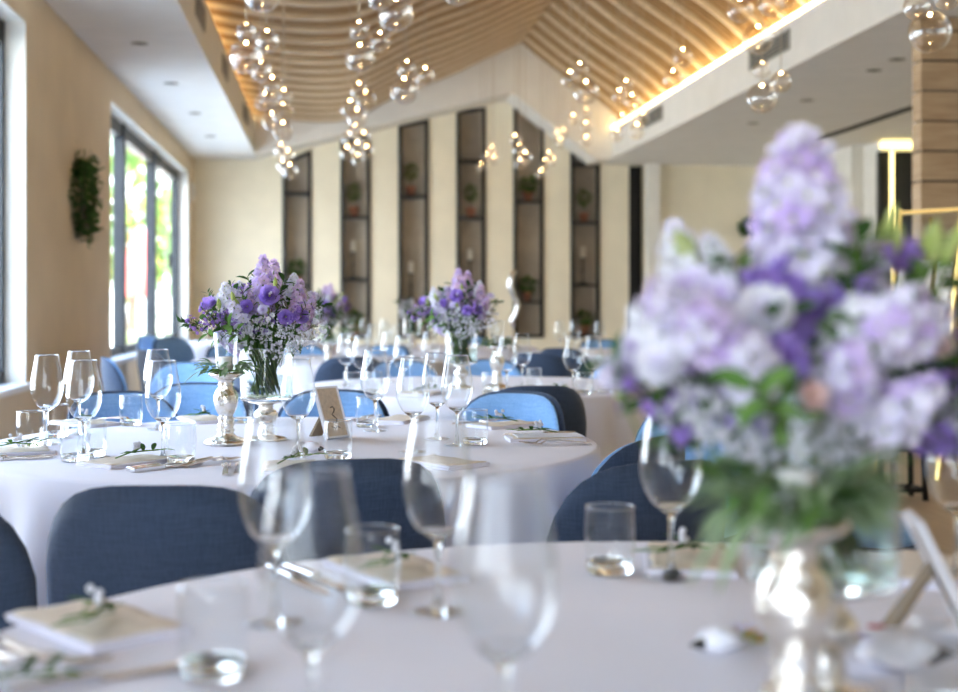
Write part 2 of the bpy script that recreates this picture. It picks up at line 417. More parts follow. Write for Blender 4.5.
f3=window(3,*wins[2],[mA,mB])
h=MB(); hv=PU(174,255,UL-.1)[0]-.25; hz=1.75
h.box(UL-.15,UL-.11,hv-.02,hv+.02,hz-.1,hz+.1); h.box(UL-.11,UL-.09,hv-.02,hv+.16,hz-.02,hz+.02); h.build('window_handle','black',f3)
# unseen rear glazing, added behind the camera as fill light
b=MB(); 
for x in (UL, -.98, .0): b.box(x,x+.08,VB-.06,VB,0,ZS)
b.box(UL,.08,VB-.06,VB,0,.1); b.box(UL,.08,VB-.06,VB,ZS-.1,ZS); b.box(UL,.08,VB-.06,VB,2.3,2.38)
o=struct(b.build('window_4','winframe')); b=MB(); b.box(UL,.08,VB-.035,VB-.03,.1,ZS-.1); b.build('window_pane','pane',o)
b=MB(); b.box(UL-.3,UR+.3,VB-.3,VB-.2,ZS,6.2); b.box(.08,UR+.3,VB-.2,VB,0,ZS); struct(b.build('wall_back','white'))

# fascia vents
for i,(x0,x1,u_,zm) in enumerate([(750,790,FR,0),(641,663,FR,0),(195,204,FL,1),(222,227,FL,1),(243,247,FL,1)]):
    va=PU(x0,50,u_)[0]; vb=PU(x1,50,u_)[0]; va,vb=min(va,vb),max(va,vb)
    if u_==FL: vb=min(vb,va+1.1)
    z0,z1=ZF-.32,ZF-.12
    s=-1 if u_==FR else 1
    o=MB(); xa,xb=sorted((u_,u_+s*.015)); o.box(xa,xb,va,vb,z0,z0+.02); o.box(xa,xb,va,vb,z1-.02,z1); o.box(xa,xb,va,va+.02,z0,z1); o.box(xa,xb,vb-.02,vb,z0,z1)
    e=empty('air_vent',(0,0,0)); o.build('vent_frame','vent',e)
    o=MB(); xa,xb=sorted((u_,u_+s*.004)); o.box(xa,xb,va+.02,vb-.02,z0+.02,z1-.02); o.build('vent_backing','slot',e)
    o=MB(); xa,xb=sorted((u_+s*.004,u_+s*.014))
    for k in range(4): o.box(xa,xb,va+.02,vb-.02,z0+.04+k*.035,z0+.052+k*.035)
    o.build('vent_blade','vent',e)
    tag(e,['grey slotted air vent beneath the light strip on the right fascia, the nearer one','small grey air vent on the right fascia beside the far gable','narrow dark air vent on the left fascia, nearest the camera','narrow dark air vent on the left fascia, middle of three','narrow dark air vent on the left fascia, nearest the far wall'][i],'air vent','air vents on the fascias')
# strip lights
o=MB(); o.box(FR-.005,FR+.05,1,VG,ZF-.04,ZF-.005); tag(o.build('strip_light','led'),'glowing warm light strip along the right edge of the slatted ceiling','strip light')
o=MB(); o.box(FL-.22,FL-.18,1,VG,ZF+.0,ZF+.02); tag(o.build('strip_light','led_soft'),'hidden warm light strip glowing behind the left fascia','strip light')
o=MB(); o.box(dr0-.02,dr0+.6,17.52,17.60,drh+.04,drh+.10); tag(o.build('strip_light','led_line'),'short warm light bar above the dark door beside the timber pillar','strip light')
vx=PV(893,200,17.6)[0]
o=MB(); o.box(vx-.016,vx+.016,17.61,17.66,0.0,drh); tag(o.build('strip_light','led_line'),'tall thin upright warm light line in the dark doorway','strip light')
# linear slot diffuser
o=MB(); o.box(6.55,6.68,10.5,18.6,ZS-.014,ZS-.002); tag(o.build('slot_diffuser','slot'),'long black slot in the white ceiling near the timber pillar','air vent')
for i,(x,y) in enumerate([(140,43),(171,83),(195,113),(210,136),(874,70),(807,100),(897,59),(753,123)]):
    u_,v_=PC(x,y,ZS); o=MB()
    o.lathe([(.035,ZS-.001),(.075,ZS-.001),(.075,ZS-.008),(.05,ZS-.010),(.035,ZS-.002)],20,0,(0,0,-ZS)); e=empty('downlight',(u_,v_,ZS)); o.build('trim_ring','vent',e)
    o=MB(); o.disc(.045,-.004,20); o.build('lamp_face','slot',e)
    tag(e,'small recessed downlight in the '+['left soffit, nearest the camera','left soffit, second from the camera','left soffit, third from the camera','left soffit, farthest from the camera','right ceiling, the larger one above the big bouquet','right ceiling, left of the slot above the flowers','right ceiling, closest to the timber pillar','right ceiling, farthest back towards the far wall'][i],'ceiling light','recessed downlights')

# timber-clad pillar
px0=PU(921,200,4.58)
o=MB(); cu,cv=4.58,px0[0]; 
o.box(cu+.02,cu+1.4,cv+.02,cv+.14,0,ZS); e=struct(o.build('pillar','joint')); e.name='pillar_1'
pl=MB(); z=0
while z<ZS:
    z1=min(ZS,z+.228); pl.box(cu,cu+1.42,cv,cv+.16,z+.006,z1-.004); z+=.235
pl.build('pillar_cladding','clad',e)

# ------------------------------------------------------------------ display niches with shelves
def shelfz(py): return PV(457,py,VF+.1)[1]
NS=[[194,285],[217,279],[196,300],[160,217,287],[200,301],[162,221,284]]
ordn=['first','second','third','fourth','fifth','sixth']
for i,(ua,ub,za,zb) in enumerate(NN):
    e=empty('display_niche',((ua+ub)/2,VF,NB)); cx=(ua+ub)/2
    o=MB(); t=.05; y0,y1=-.03,.04; A=ua-cx; B=ub-cx; z1=za-NB; z2=zb-NB
    o.box(A-.01,A+t,y0,y1,0,min(z1,z2)); o.box(B-t,B+.01,y0,y1,0,min(z1,z2)); o.box(A,B,y0,y1,0,t)
    if z1>z2: o.prism([(A-.01,z2-.001),(A+t,z2-.001),(A+t,z1-.02-(z1-z2)*.1),(A-.01,z1)],'y',y0,y1)
    else: o.prism([(B-t,z1-.001),(B+.01,z1-.001),(B+.01,z2),(B-t,z2-.02-(z2-z1)*.1)],'y',y0,y1)
    o.prism([(A-.01,z1-t*1.2),(B+.01,z2-t*1.2),(B+.01,z2),(A-.01,z1)],'y',y0,y1)
    o.build('frame','dark',e)
    o=MB(); o.box(A,B,.35,.40,0,max(z1,z2)); o.build('back_panel','niche',e)
    for py in NS[i]:
        o=MB(); z=shelfz(py)-NB; o.box(A+.0,B-.0,.0,.34,z-.035,z); o.build('shelf','dark',e)
    tag(e,'tall black-framed display niche in the cream far wall, %s from the left'%ordn[i],'display niche','display niches in the far wall')
def wreath_leaves(n, rx, rz, thick, rs):
    o=MB()
    for k in range(n):
        a=rs.uniform(0,2*math.pi); c=Vector((rx*math.cos(a)+rs.gauss(0,thick*.5),rs.uniform(-thick*.5,thick*.8),rz*math.sin(a)+rs.gauss(0,thick*.5)))
        d=Vector((rs.gauss(0,1),rs.gauss(0,.7),rs.gauss(0,1)))
        o.leaf(c,d,(0,1,.2),rs.uniform(.05,.09),.03,0 if rs.random()<.6 else 1,.1,3)
    return o
def bush(n, r, rz, l, w, rs, ctr=(0,0,0), mats=2):
    o=MB()
    for k in range(n):
        d=Vector((rs.gauss(0,1),rs.gauss(0,1),rs.gauss(0,1))).normalized(); q=rs.uniform(.5,1)
        c=Vector((d.x*r*q,d.y*r*q,d.z*rz*q))+Vector(ctr)
        o.leaf(c,d+Vector((rs.gauss(0,.5),rs.gauss(0,.5),rs.gauss(0,.5))),(0,0,1),l*rs.uniform(.7,1.2),w,rs.randrange(mats),.2,3)
    return o
rs=random.Random(3)
# potted topiary prototype (local origin at pot base)
e=empty('potted_topiary'); o=MB(); o.lathe([(.0,0),(.055,0),(.075,.12),(.085,.12),(.085,.15),(.07,.15),(.065,.13),(.0,.13)],20); o.build('pot','terra',e)
o=MB(); o.tube([(0,0,.12),(.01,0,.28)],.008); o.build('stem','bark',e)
bush(150,.12,.13,.06,.025,rs,(0,0,.40)).build('foliage',['leaf_dark','leaf'],e); TOP=Kind(e)
e=empty('leafy_plant'); o=MB(); o.lathe([(.0,0),(.055,0),(.075,.12),(.085,.12),(.085,.15),(.07,.15),(.065,.13),(.0,.13)],20); o.build('pot','terra',e)
bush(170,.15,.12,.08,.03,rs,(0,0,.27)).build('foliage',['leaf_dark','leaf'],e); BUSH=Kind(e)
e=empty('candle_stand'); o=MB(); o.lathe([(.0,0),(.09,0),(.09,.015),(.015,.03),(.012,.2),(.03,.22),(.012,.24),(.01,.40),(.05,.42),(.05,.43),(.0,.43)],20); o.build('stand','black',e)
o=MB(); o.lathe([(0,.43),(.042,.43),(.042,.60),(.036,.61),(0,.605)],20); o.build('candle','wax',e); CAN=Kind(e)
def onshelf(ni, py): return shelfz(py)
def nx(px): return PV(px,200,VF+.18)[0]
items=[('B',296,285,'in the first niche from the left'),
 ('T',354,217,'on the upper shelf of the second niche'),('B',354,None,'at the foot of the second niche'),('C',353,279,'in the second niche from the left'),
 ('T',411,196,'on the upper shelf of the third niche'),('C',411,300,'in the third niche from the left'),
 ('T',471,217,'on the middle shelf of the fourth niche'),('C',470,287,'in the fourth niche from the left'),
 ('B',528,200,'on the upper shelf of the fifth niche'),('B',527,301,'on the lower shelf of the fifth niche'),
 ('T',584,221,'on the middle shelf of the sixth niche'),('C',583,284,'in the sixth niche from the left'),('B',584,None,'at the foot of the sixth niche'),
 ('B',470,None,'at the foot of the fourth niche')]
for k,px,py,s in items:
    z=shelfz(py) if py else NB+.05
    K={'T':TOP,'B':BUSH,'C':CAN}[k]
    lab={'T':'small topiary in a terracotta pot ','B':'leafy green plant in a terracotta pot ','C':'white pillar candle on a black stand '}[k]+s
    K.put((nx(px),VF+.19,z),rs.uniform(0,6),lab,{'T':'potted plant','B':'potted plant','C':'candle'}[k],{'T':'topiaries in the niches','B':'leafy plants in the niches','C':'candles in the niches'}[k])

# wall wreaths, thermostat, switch panel
wv,wz=PU(88,197,UL+.09)
def wreath(n,rx,rz,th,loc,rot):
    e=empty('leaf_wreath',loc,rot); wreath_leaves(n,rx,rz,th,rs).build('leaves',['leaf_dark','leaf_dark'],e)
    o=MB(); o.tube([(rx*math.cos(t),0,rz*math.sin(t)) for t in [2*math.pi*k/32 for k in range(33)]],.014,6); o.build('twig_ring','bark',e); return e
e=wreath(900,.23,.25,.12,(UL+.09,wv,wz),R(90)); tag(e,'round dark green leaf wreath hanging on the tan left wall','wreath')
wx,wz=PV(752,227,20.98); tag(wreath(260,.13,.10,.06,(wx,VF-.09,wz),0),'small dark green wreath on the far wall behind the big bouquet','wreath')
a,z=PU(192.5,193,UL); e=empty('wall_sensor',(UL,a-.15,z)); o=MB(); o.rbox(0,.045,-.06,.06,-.14,.14,.01); o.build('case','wax',e); o=MB(); o.box(.045,.05,-.03,.03,-.05,.03); o.build('lens','panelgrey',e)
tag(e,'small white box fixed high on the left wall by the far corner','wall sensor')
x,z=PV(674,225,VF); e=empty('control_panel',(x,VF,z)); o=MB(); o.rbox(-.13,.13,-.03,0,-.10,.10,.008); o.build('case','panelgrey',e); o=MB(); o.box(-.10,.10,-.035,-.03,-.07,.07); o.build('screen','wax',e)
tag(e,'small grey control panel with pale face on the far wall beside the big bouquet','control panel')

# ------------------------------------------------------------------ outside
b=MB(); b.box(-45,UL-.3,-20,70,-.2,-.02); struct(b.build('ground','terrace')); 
b=MB(); b.box(-45,45,-40,VB-.3,-.2,-.02); struct(b.build('ground','terrace'))
def outside(px,Z): return W(px,Z)
rs=random.Random(5)
def tree(px,Z,h,r,lab,mats,hs=.5):
    x,y=W(px,Z); e=empty('tree',(x,y,0)); o=MB(); o.tube([(0,0,0),(.05,0,h*.3),(0,.1,h*.6)],[.14,.1,.05],8); o.build('trunk','bark',e)
    bush(900,r,h*hs*.6,.34,.18,rs,(0,0,h*.62)).build('foliage',mats,e); tag(e,lab,'tree','trees outside the window')
tree(131,30,5.2,1.3,'olive green tree outside the left window',['leaf_olive','leaf'],.6)
tree(186,33,4.6,1.2,'pale green tree far outside the left window',['leaf_pale','leaf'])
x,y=W(131,27); e=empty('parasol',(x+.15,y,0)); o=MB(); o.lathe([(0,2.75),(.16,2.6),(.27,1.9),(.32,1.3),(.28,1.28),(.22,1.85),(.12,2.5),(0,2.7)],10); o.build('canopy','red',e)
o=MB(); o.lathe([(0,0),(.25,0),(.25,.07),(.03,.09),(.025,2.7),(0,2.7)],12); o.build('pole','white',e); tag(e,'folded red parasol outside the left window','parasol')
for i,(px,Z,r) in enumerate([(134,24,.42),(139,26,.35),(165,34,.7)]):
    x,y=W(px,Z); e=empty('shrub',(x,y,0)); o=MB(); o.tube([(0,0,0),(0,0,r)],.03); o.build('stem','bark',e); bush(260,r*.8,r*.7,.12,.06,rs,(0,0,r*.8)).build('foliage',['leaf_olive','leaf_pale'],e)
    tag(e,['low shrub just outside the left window under the red parasol','small shrub beside the red parasol outside','wider shrub far out on the terrace'][i],'shrub','shrubs on the terrace')
b=MB(); bx_,by_=W(164,38); b.box(bx_-1.6,bx_+1.0,by_,by_+5,0,6.5); b.box(bx_-1.8,bx_+1.2,by_-.2,by_+5.2,6.5,6.7); e=b.build('garden_building','render'); tag(e,'pale building beyond the terrace seen through the left window','building')

# ------------------------------------------------------------------ globe pendants
SEG=20
def globe_proto():
    e=empty('globe_pendant')
    o=MB(); o.lathe([(1*math.sin(math.pi*i/14)+1e-6,-math.cos(math.pi*i/14)) for i in range(15)],24); g=o.mesh('glass_globe','globe')
    o=MB(); o.ball((0,0,.84),.085,8,6); l=o.mesh('lamp','bulb')
    o=MB(); o.ball((0,0,-.70),.05,8,6); l2=o.mesh('lower_reflection','bulb')  # glowing ball imitating the lamp's reflection low in the globe; not placed
    o=MB(); o.lathe([(.001,1.16),(.10,1.16),(.10,.93),(.14,.92),(.001,.91)],10); c=o.mesh('cap','brass')
    return g,l,c,l2
GG,GLm,GC,GL2=globe_proto()
cords={}
def pendant(px,py,d,Z,lab,grp):
    u_,v_=W(px,Z); z=H(py,Z); r=d*Z/F/2; top=zprof(u_)-.08
    e=empty('globe_pendant',(u_,v_,z)); g=link('glass_globe',GG,e); g.scale=(r,)*3
    a=link('lamp',GLm,e); a.scale=(r,)*3; a=link('cap',GC,e); a.scale=(r,)*3
    o=MB(); o.tube([(0,0,r*1.15),(0,0,top-z+.08)],.003,5); o.build('cord','cord',e)
    tag(e,lab,'pendant light',grp)
CL=[('left row, nearest the camera',7.2,[(262,-6,38)]),
('second bunch of the left row',8.2,[(246,32,20),(267,41,25),(246,57,34),(261,71,22)]),
('third bunch of the left row',10.,[(272,88,26),(265,101,19),(284,97,18)]),
('fourth bunch of the left row',11.6,[(283,113,22),(272,121,19),(283,131,20)]),
('last left-row bunch by the first niche',14.2,[(281,150,14),(288,156,14),(290,171,16),(283,166,12)]),
('big bunch at the ceiling left of centre',7.5,[(396,14,36),(380,-3,27),(418,-14,24)]),
('bunch just below that, before the slats',9.,[(359,30,20),(380,41,21),(360,57,30)]),
('bunch above the second niche',12.,[(359,90,17),(366,100,20),(350,108,18),(357,118,20)]),
('lowest bunch in front of the second niche',14.8,[(355,131,14),(349,139,14),(364,138,14),(357,148,14),(347,153,14),(367,152,14),(358,160,12)]),
('threesome above the third niche',9.5,[(407,69,19),(425,76,20),(404,90,28)]),
('single globe at the top edge near the ridge',8.5,[(458,-9,30)]),
('tiny far bunch at the fourth niche',18.6,[(492,150,9),(486,157,9),(481,167,9),(494,160,9)]),
('bunch in front of the fifth niche',15.,[(515,140,12),(519,150,14),(525,158,14),(520,164,12)]),
('far bunch right of the fifth niche',17.5,[(557,136,10),(564,133,10),(560,143,11),(549,156,10),(545,164,10),(553,161,9),(541,174,10)]),
('threesome right of the ridge',11.,[(580,70,17),(570,79,18),(586,92,25)]),
('far bunch above the sixth niche',16.,[(573,119,11),(586,114,11),(586,127,12),(586,141,11)]),
('upper bunch beside the small right vent',14.,[(626,86,14),(619,96,15),(632,101,16)]),
('lower bunch beside the small right vent',15.2,[(622,120,13),(637,131,17),(617,135,14),(635,111,12),(643,118,12)]),
('bunch against the light strip',11.5,[(683,57,19),(673,79,20)]),
('bunch over the large right vent',8.8,[(740,10,26),(758,39,31),(771,4,25),(787,-4,22)]),
('threesome just above the big bouquet',8.9,[(762,70,18),(781,82,21),(762,98,30)]),
('top right corner bunch by the pillar',6.3,[(917,7,27),(930,32,42),(947,-3,26)])]
rk=['topmost','second from top','third from top','fourth from top','fifth from top','sixth from top','lowest']
for nm,Z,gs in CL:
    order=sorted(range(len(gs)),key=lambda i:gs[i][1])
    for i,(x,y,d) in enumerate(gs):
        n=order.index(i); r_='only one' if len(gs)==1 else ('lowest' if n==len(gs)-1 else rk[n])
        Zi=Z+[0,.22,-.22,.44,-.44,.66,-.66][i]*(1 if Z<12 else .8)
        lab='clear globe lamp, %s'%nm if len(gs)==1 else 'clear globe lamp, %s of the %s'%(r_,nm)
        pendant(x,y,d,Zi,lab,'glass globe pendants')

# ------------------------------------------------------------------ furniture prototypes
def shell_panel(r0, half, z0, z1, th, pw, lean=.16, outer=True, ns=20, nt_=8):
    # curved back panel: s across, t up; closed
    o=MB(); F_=[];B_=[]
    for i in range(ns+1):
        s=math.sin(math.pi/2*(-1+2*i/ns)); s=max(-1,min(1,s))
        hh=(max(0,1-abs(s)**pw))**(1/pw)
        for j in range(nt_+1):
            t=j/nt_; z=z0+(z1-z0)*hh*t
            if hh<.05: z=z0+(z1-z0)*.05*t
            a=s*half*(.86+.14*min(1,(z-z0)/(z1-z0)*1.6))
            e=min(1,(1-abs(s))*6)*min(1,(1-t)*4*hh+.0)
            e=math.sqrt(max(.02,e)); ln=lean*(z-z0)
            for rr,L_ in ((r0+th*.5*e,B_),(r0-th*.5*e,F_)):
                L_.append((rr*math.sin(a), rr*-math.cos(a)+.10-ln, z))
    n=nt_+1
    def grid(flip): 
        fs=[]
        for i in range(ns):
            for j in range(nt_):
                q=(i*n+j,(i+1)*n+j,(i+1)*n+j+1,i*n+j+1); fs.append(q[::-1] if flip else q)
        return fs
    o.add(B_,grid(False)); o.add(F_,grid(True))
    N=len(B_); bd=[(i*n) for i in range(ns+1)]+[ns*n+j for j in range(1,n)]+[i*n+nt_ for i in range(ns-1,-1,-1)]+[j for j in range(nt_-1,0,-1)]
    k=len(bd); o.f += [(bd[(i+1)%k],bd[i],N+bd[i],N+bd[(i+1)%k]) for i in range(k)]; o.m+=[0]*k; o.sm+=[True]*k
    return o
def chair(shell='shell',pad='pad'):
    e=empty('dining_chair')
    # chair faces +Y; back is at -Y
    shell_panel(.30,R(50),.40,.825,.034,3.5).build('backrest',shell,e)
    p=shell_panel(.277,R(50),.42,.817,.028,3.5); p.v=[(x,y+.0,z) for x,y,z in p.v]; p.build('back_pad',pad,e)
    o=MB(); vs=[]; 
    def sring(k,z): return [(k*.235*math.copysign(abs(math.cos(t))**.6,math.cos(t)), .02+k*.235*math.copysign(abs(math.sin(t))**.6,math.sin(t)), z) for t in [2*math.pi*i/28 for i in range(28)]]
    rings=[sring(.80,.37),sring(.95,.385),sring(1,.41)]; 
    for z in rings: vs+=z
    fs=[tuple(range(27,-1,-1))]
    for i in range(2):
        for k in range(28): fs.append((i*28+k,i*28+(k+1)%28,(i+1)*28+(k+1)%28,(i+1)*28+k))
    fs.append(tuple(range(56,84))); o.add(vs,fs); o.build('seat_shell',shell,e)
    o=MB(); vs=[]
    for k,z in ((.97,.41),(1.0,.43),(.97,.455),(.85,.47),(.45,.475)): vs+=sring(k*.97,z)
    fs=[tuple(range(27,-1,-1)),tuple(range(112,140))]
    for i in range(4):
        for k in range(28): fs.append((i*28+k,i*28+(k+1)%28,(i+1)*28+(k+1)%28,(i+1)*28+k))
    o.add(vs,fs); o.build('seat',pad,e)
    for sx in (-1,1):
        for sy in (-1,1):
            o=MB(); o.tube([(sx*.15,.02+sy*.14,.38),(sx*.22,.02+sy*.21,0)],[.018,.011],8); o.build('leg','leg',e)
    return e
CH=Kind(chair()); CH2=Kind(chair('shell2','shell2'))
def put_chair(px,Z,tgt,label,grp='chairs around the tables',turn=0,K=None):
    # px,Z is the middle of the backrest; the chair faces tgt
    bx,by=W(px,Z); d=Vector((tgt[0]-bx,tgt[1]-by)).normalized()
    for tc_,mn in ((T1,1.05),(T3,1.2),(T4,1.25),(T5,1.25),(T6,1.2),(T7,1.25)):
        q=Vector((bx-tc_[0],by-tc_[1]))
        if q.length<mn: q=q.normalized()*mn; bx,by=tc_[0]+q.x,tc_[1]+q.y
    ang=math.atan2(d.y,d.x)-math.pi/2+R(turn); d=Vector((-math.sin(ang),math.cos(ang)))
    return (K or CH).put((bx+d.x*.24,by+d.y*.24,0),ang,label,'chair',grp,scale=(1.05,1,1))

def table(px,Z,label,rad=.9,seed=1):
    x,y=W(px,Z); e=empty('round_table',(x,y,0)); rs=random.Random(seed)
    o=MB(); o.lathe([(0,TT-.03),(rad-.02,TT-.03),(rad-.02,TT-.004),(0,TT-.004)],48); o.build('tabletop','white',e)
    for k in range(4):
        a=math.pi/4+k*math.pi/2; o=MB(); o.tube([(.5*math.cos(a),.5*math.sin(a),TT-.03),(.62*math.cos(a),.62*math.sin(a),0)],.018,8); o.build('leg','black',e)
    tag(e,label+', under its cloth','table','round tables')
    o=MB(); seg=240; ph=[rs.uniform(0,6.28) for _ in range(5)]
    def fold(t): return .55*math.sin(17*t+ph[0])+.35*math.sin(29*t+ph[1]+math.sin(3*t+ph[2]))+.3*math.sin(9*t+ph[3])
    rings=[]
    for (rr,z,amp) in [(.2,TT,0),(.5,TT,0),(.75,TT,0),(rad-.012,TT,0),(rad-.003,TT-.002,0),(rad+.003,TT-.01,.0),(rad+.006,TT-.05,.006),(rad+.01,TT-.12,.016),(rad+.015,TT-.25,.03),(rad+.02,TT-.4,.042),(rad+.03,TT-.55,.052),(rad+.035,.02,.06)]:
        rings.append([((rr+amp*fold(2*math.pi*k/seg))*math.cos(2*math.pi*k/seg),(rr+amp*fold(2*math.pi*k/seg))*math.sin(2*math.pi*k/seg),z) for k in range(seg)])
    vs=[p for r in rings for p in r]+[(0,0,TT)]; nc=len(vs)-1; fs=[(nc,k,(k+1)%seg) for k in range(seg)]
    for i in range(len(rings)-1):
        for k in range(seg): fs.append((i*seg+k,(i+1)*seg+k,(i+1)*seg+(k+1)%seg,i*seg+(k+1)%seg))
    o.add(vs,fs); c=o.build('tablecloth','cloth',None,(x,y,0)); tag(c,label.replace('table','tablecloth'),'tablecloth','white tablecloths')
    return (x,y)
T2=table(722,1.40,'round white table nearest the camera, cut by the frame',seed=2)
T1=table(291,3.90,'round white table in sharp focus, with the card frame',seed=3)
T3=table(480,6.60,'round white table behind the focused one, right of centre',seed=4)
T4=table(318,9.6,'round white table further back, before the second niche',seed=5)
T5=table(440,12.4,'small-looking white table far back, before the fourth niche',seed=6)
T6=table(262,14.0,'white table far back beside the left window',seed=7)
T7=table(636,11.2,'grey-looking white table far back on the right',seed=8)

# ------------------------------------------------------------------ tableware prototypes
def wine():
    e=empty('wine_glass'); HG=.26
    o=MB(); o.lathe([(.0125,.0),(.036,.0),(.040,.0012),(.038,.003),(.0125,.0068)],28); o.build('foot','thick',e)
    o=MB(); o.lathe([(.0008,.0),(.012,.0),(.0125,.0068),(.0055,.016),(.004,.04),(.004,.085),(.006,.096),(.014,.1005),(.024,.108),(.0245,.1095),(.015,.1045),(.0008,.1045)],28); o.build('stem','solid',e)
    prof=[(.0245,.1088),(.031,.115),(.040,.131),(.0455,.150),(.0465,.168),(.0445,.190),(.040,.216),(.0355,.240),(.0325,.258)]
    o=MB(); o.lathe(prof,36); bowl=o.build('bowl','glass',e)
    o=MB(); o.lathe([(.0325+.0011*math.cos(a),.2585+.0011*math.sin(a)) for a in [math.pi*2*k/6 for k in range(7)]],36); o.build('rim','rim',bowl)
    return e
def tumbler():
    e=empty('water_tumbler')
    o=MB(); o.lathe([(.0008,.0),(.032,.0),(.035,.004),(.036,.014),(.034,.018),(.0008,.014)],28); o.build('base','solid',e)
    o=MB(); o.lathe([(.036,.014),(.0385,.035),(.0385,.065),(.0365,.100)],32); w=o.build('wall','glass',e)
    o=MB(); o.lathe([(.0365+.0011*math.cos(a),.1+.0011*math.sin(a)) for a in [math.pi*2*k/6 for k in range(7)]],32); o.build('rim','rim',w)
    return e
WG=Kind(wine()); TU=Kind(tumbler())
def fork():
    e=empty('fork'); o=MB(); pts=[(0,-.10,.002),(0,-.02,.012),(0,.03,.014),(0,.045,.005)]
    n=len(pts); 
    hw=[.008,.004,.0035,.006]; 
    vs=[];fs=[]
    for (x,y,z),w in zip(pts,hw): vs+=[(-w,y,z),(w,y,z),(w,y,z+.0035),(-w,y,z+.0035)]
    for i in range(n-1):
        for k in range(4): fs.append((i*4+k,i*4+(k+1)%4,(i+1)*4+(k+1)%4,(i+1)*4+k))
    fs+=[(0,1,2,3),(12,15,14,13)]; o.add(vs,fs,0,False); o.build('handle','steel',e)
    o=MB(); o.box(-.011,.011,.044,.058,.005,.007)
    for k in range(4): x=-.0095+k*.00633; o.add([(x-.0016,.058,.005),(x+.0016,.058,.005),(x+.0012,.095,.008),(x-.0012,.095,.008),(x-.0016,.058,.0075),(x+.0016,.058,.0075),(x+.0012,.095,.0095),(x-.0012,.095,.0095)],[(0,3,2,1),(4,5,6,7),(0,1,5,4),(1,2,6,5),(2,3,7,6),(3,0,4,7)],0,False)
    o.build('tines','steel',e); return e
def knife():
    e=empty('table_knife'); o=MB(); o.rbox(-.009,.009,-.11,-.01,0,.011,.003); o.build('handle','silver',e)
    o=MB(); o.prism([(-.008,-.01),(.009,-.01),(.010,.07),(.006,.10),(-.002,.112),(-.008,.09)],'z',.002,.006); o.build('blade','steel',e); return e
FK=Kind(fork()); KN=Kind(knife())
def napkin():
    e=empty('folded_napkin'); o=MB()
    for k,(a,z) in enumerate([(0,0),(.003,.0052)]): o.rbox(-.068+a,.068+a,-.115,.115,z,z+.005,.003)
    o.build('lower_fold','linenw',e)
    o=MB(); n=10; vs=[]                                  # softly rumpled upper fold
    for i in range(n+1):
        for j in range(n+1):
            x=-.062+.124*i/n; y=-.105+.205*j/n; vs.append((x+.003*math.sin(j*1.3),y+.003*math.sin(i*1.1),.0112+.0014*math.sin(i*.9+j*.5)+.0012*math.cos(j*1.1)))
    N=len(vs); vs+=[(x,y,.0104) for x,y,z in vs]
    g=lambda i,j:i*(n+1)+j
    fs=[(g(i,j),g(i+1,j),g(i+1,j+1),g(i,j+1)) for i in range(n) for j in range(n)]; fs+=[tuple(N+q for q in f[::-1]) for f in fs]
    bd=[g(i,0) for i in range(n)]+[g(n,j) for j in range(n)]+[g(i,n) for i in range(n,0,-1)]+[g(0,j) for j in range(n,0,-1)]
    fs+=[(bd[(i+1)%len(bd)],bd[i],N+bd[i],N+bd[(i+1)%len(bd)]) for i in range(len(bd))]
    o.add(vs,fs); o.build('upper_fold','napkin',e); return e
NAP=Kind(napkin())
e=empty('menu_card'); o=MB(); o.rbox(-.055,.055,-.1,.1,0,.0022,.0008); o.build('card','menu',e); MEN=Kind(e)
def sprig(rs, pale=True):
    e=empty('herb_sprig'); o=MB(); o.tube([(-.05,0,.004),(-.01,.004,.012),(.05,-.004,.012)],.0014,5); o.build('stem','stem',e)
    o=MB()
    for k in range(9):
        t=k/8; x=-.04+.09*t; a=rs.uniform(.3,1.1)*(1 if k%2 else -1)
        o.leaf((x,0,.011),(math.cos(a),math.sin(a),rs.uniform(.1,.6)),(0,0,1),rs.uniform(.03,.045),.011,k%2,.15,4)
    o.build('leaves',['leaf','leaf_dark'],e)
    o=MB()
    for k in range(6): o.ball((rs.uniform(-.03,.01),rs.uniform(-.012,.012),.018+rs.uniform(0,.012)),.0045,6,4)
    o.build('blossom','whitep',e); return e
SP=Kind(sprig(random.Random(4)))
def mercury_stick(h=.21, top=.045):
    e=empty('candlestick'); s=h/.21
    o=MB(); P=[(0,0),(.062,0),(.064,.008),(.055,.016),(.03,.024),(.022,.034),(.027,.042),(.020,.05),(.026,.058),(.019,.066),(.025,.074),(.019,.083),(.024,.090),(.030,.102),(.036,.122),(.036,.138),(.030,.155),(.020,.168),(.024,.175),(.020,.182),(.03,.190),(top,.197),(top+.006,.204),(top+.002,.21),(0,.207)]
    o.lathe([(r,z*s) for r,z in P],36); o.build('body','merc',e); return e
CSK=Kind(mercury_stick()); VST=Kind(mercury_stick(.12,.05)); VST.o.name='vase_stand'
def votive():
    e=empty('votive_glass'); o=MB(); o.lathe([(.0008,.0),(.026,0),(.027,.006),(.0008,.008)],28); o.build('base','solid',e)
    o=MB(); o.lathe([(.027,.003),(.029,.03),(.032,.08),(.036,.115)],32); w=o.build('wall','glass',e)
    o=MB(); o.lathe([(.036+.0013*math.cos(a),.115+.0013*math.sin(a)) for a in [math.pi*2*k/6 for k in range(7)]],32); o.build('rim','rim',w)
    o=MB(); o.lathe([(0,.008),(.019,.008),(.019,.045),(0,.044)],20); o.build('candle','wax',e); return e
VO=Kind(votive())
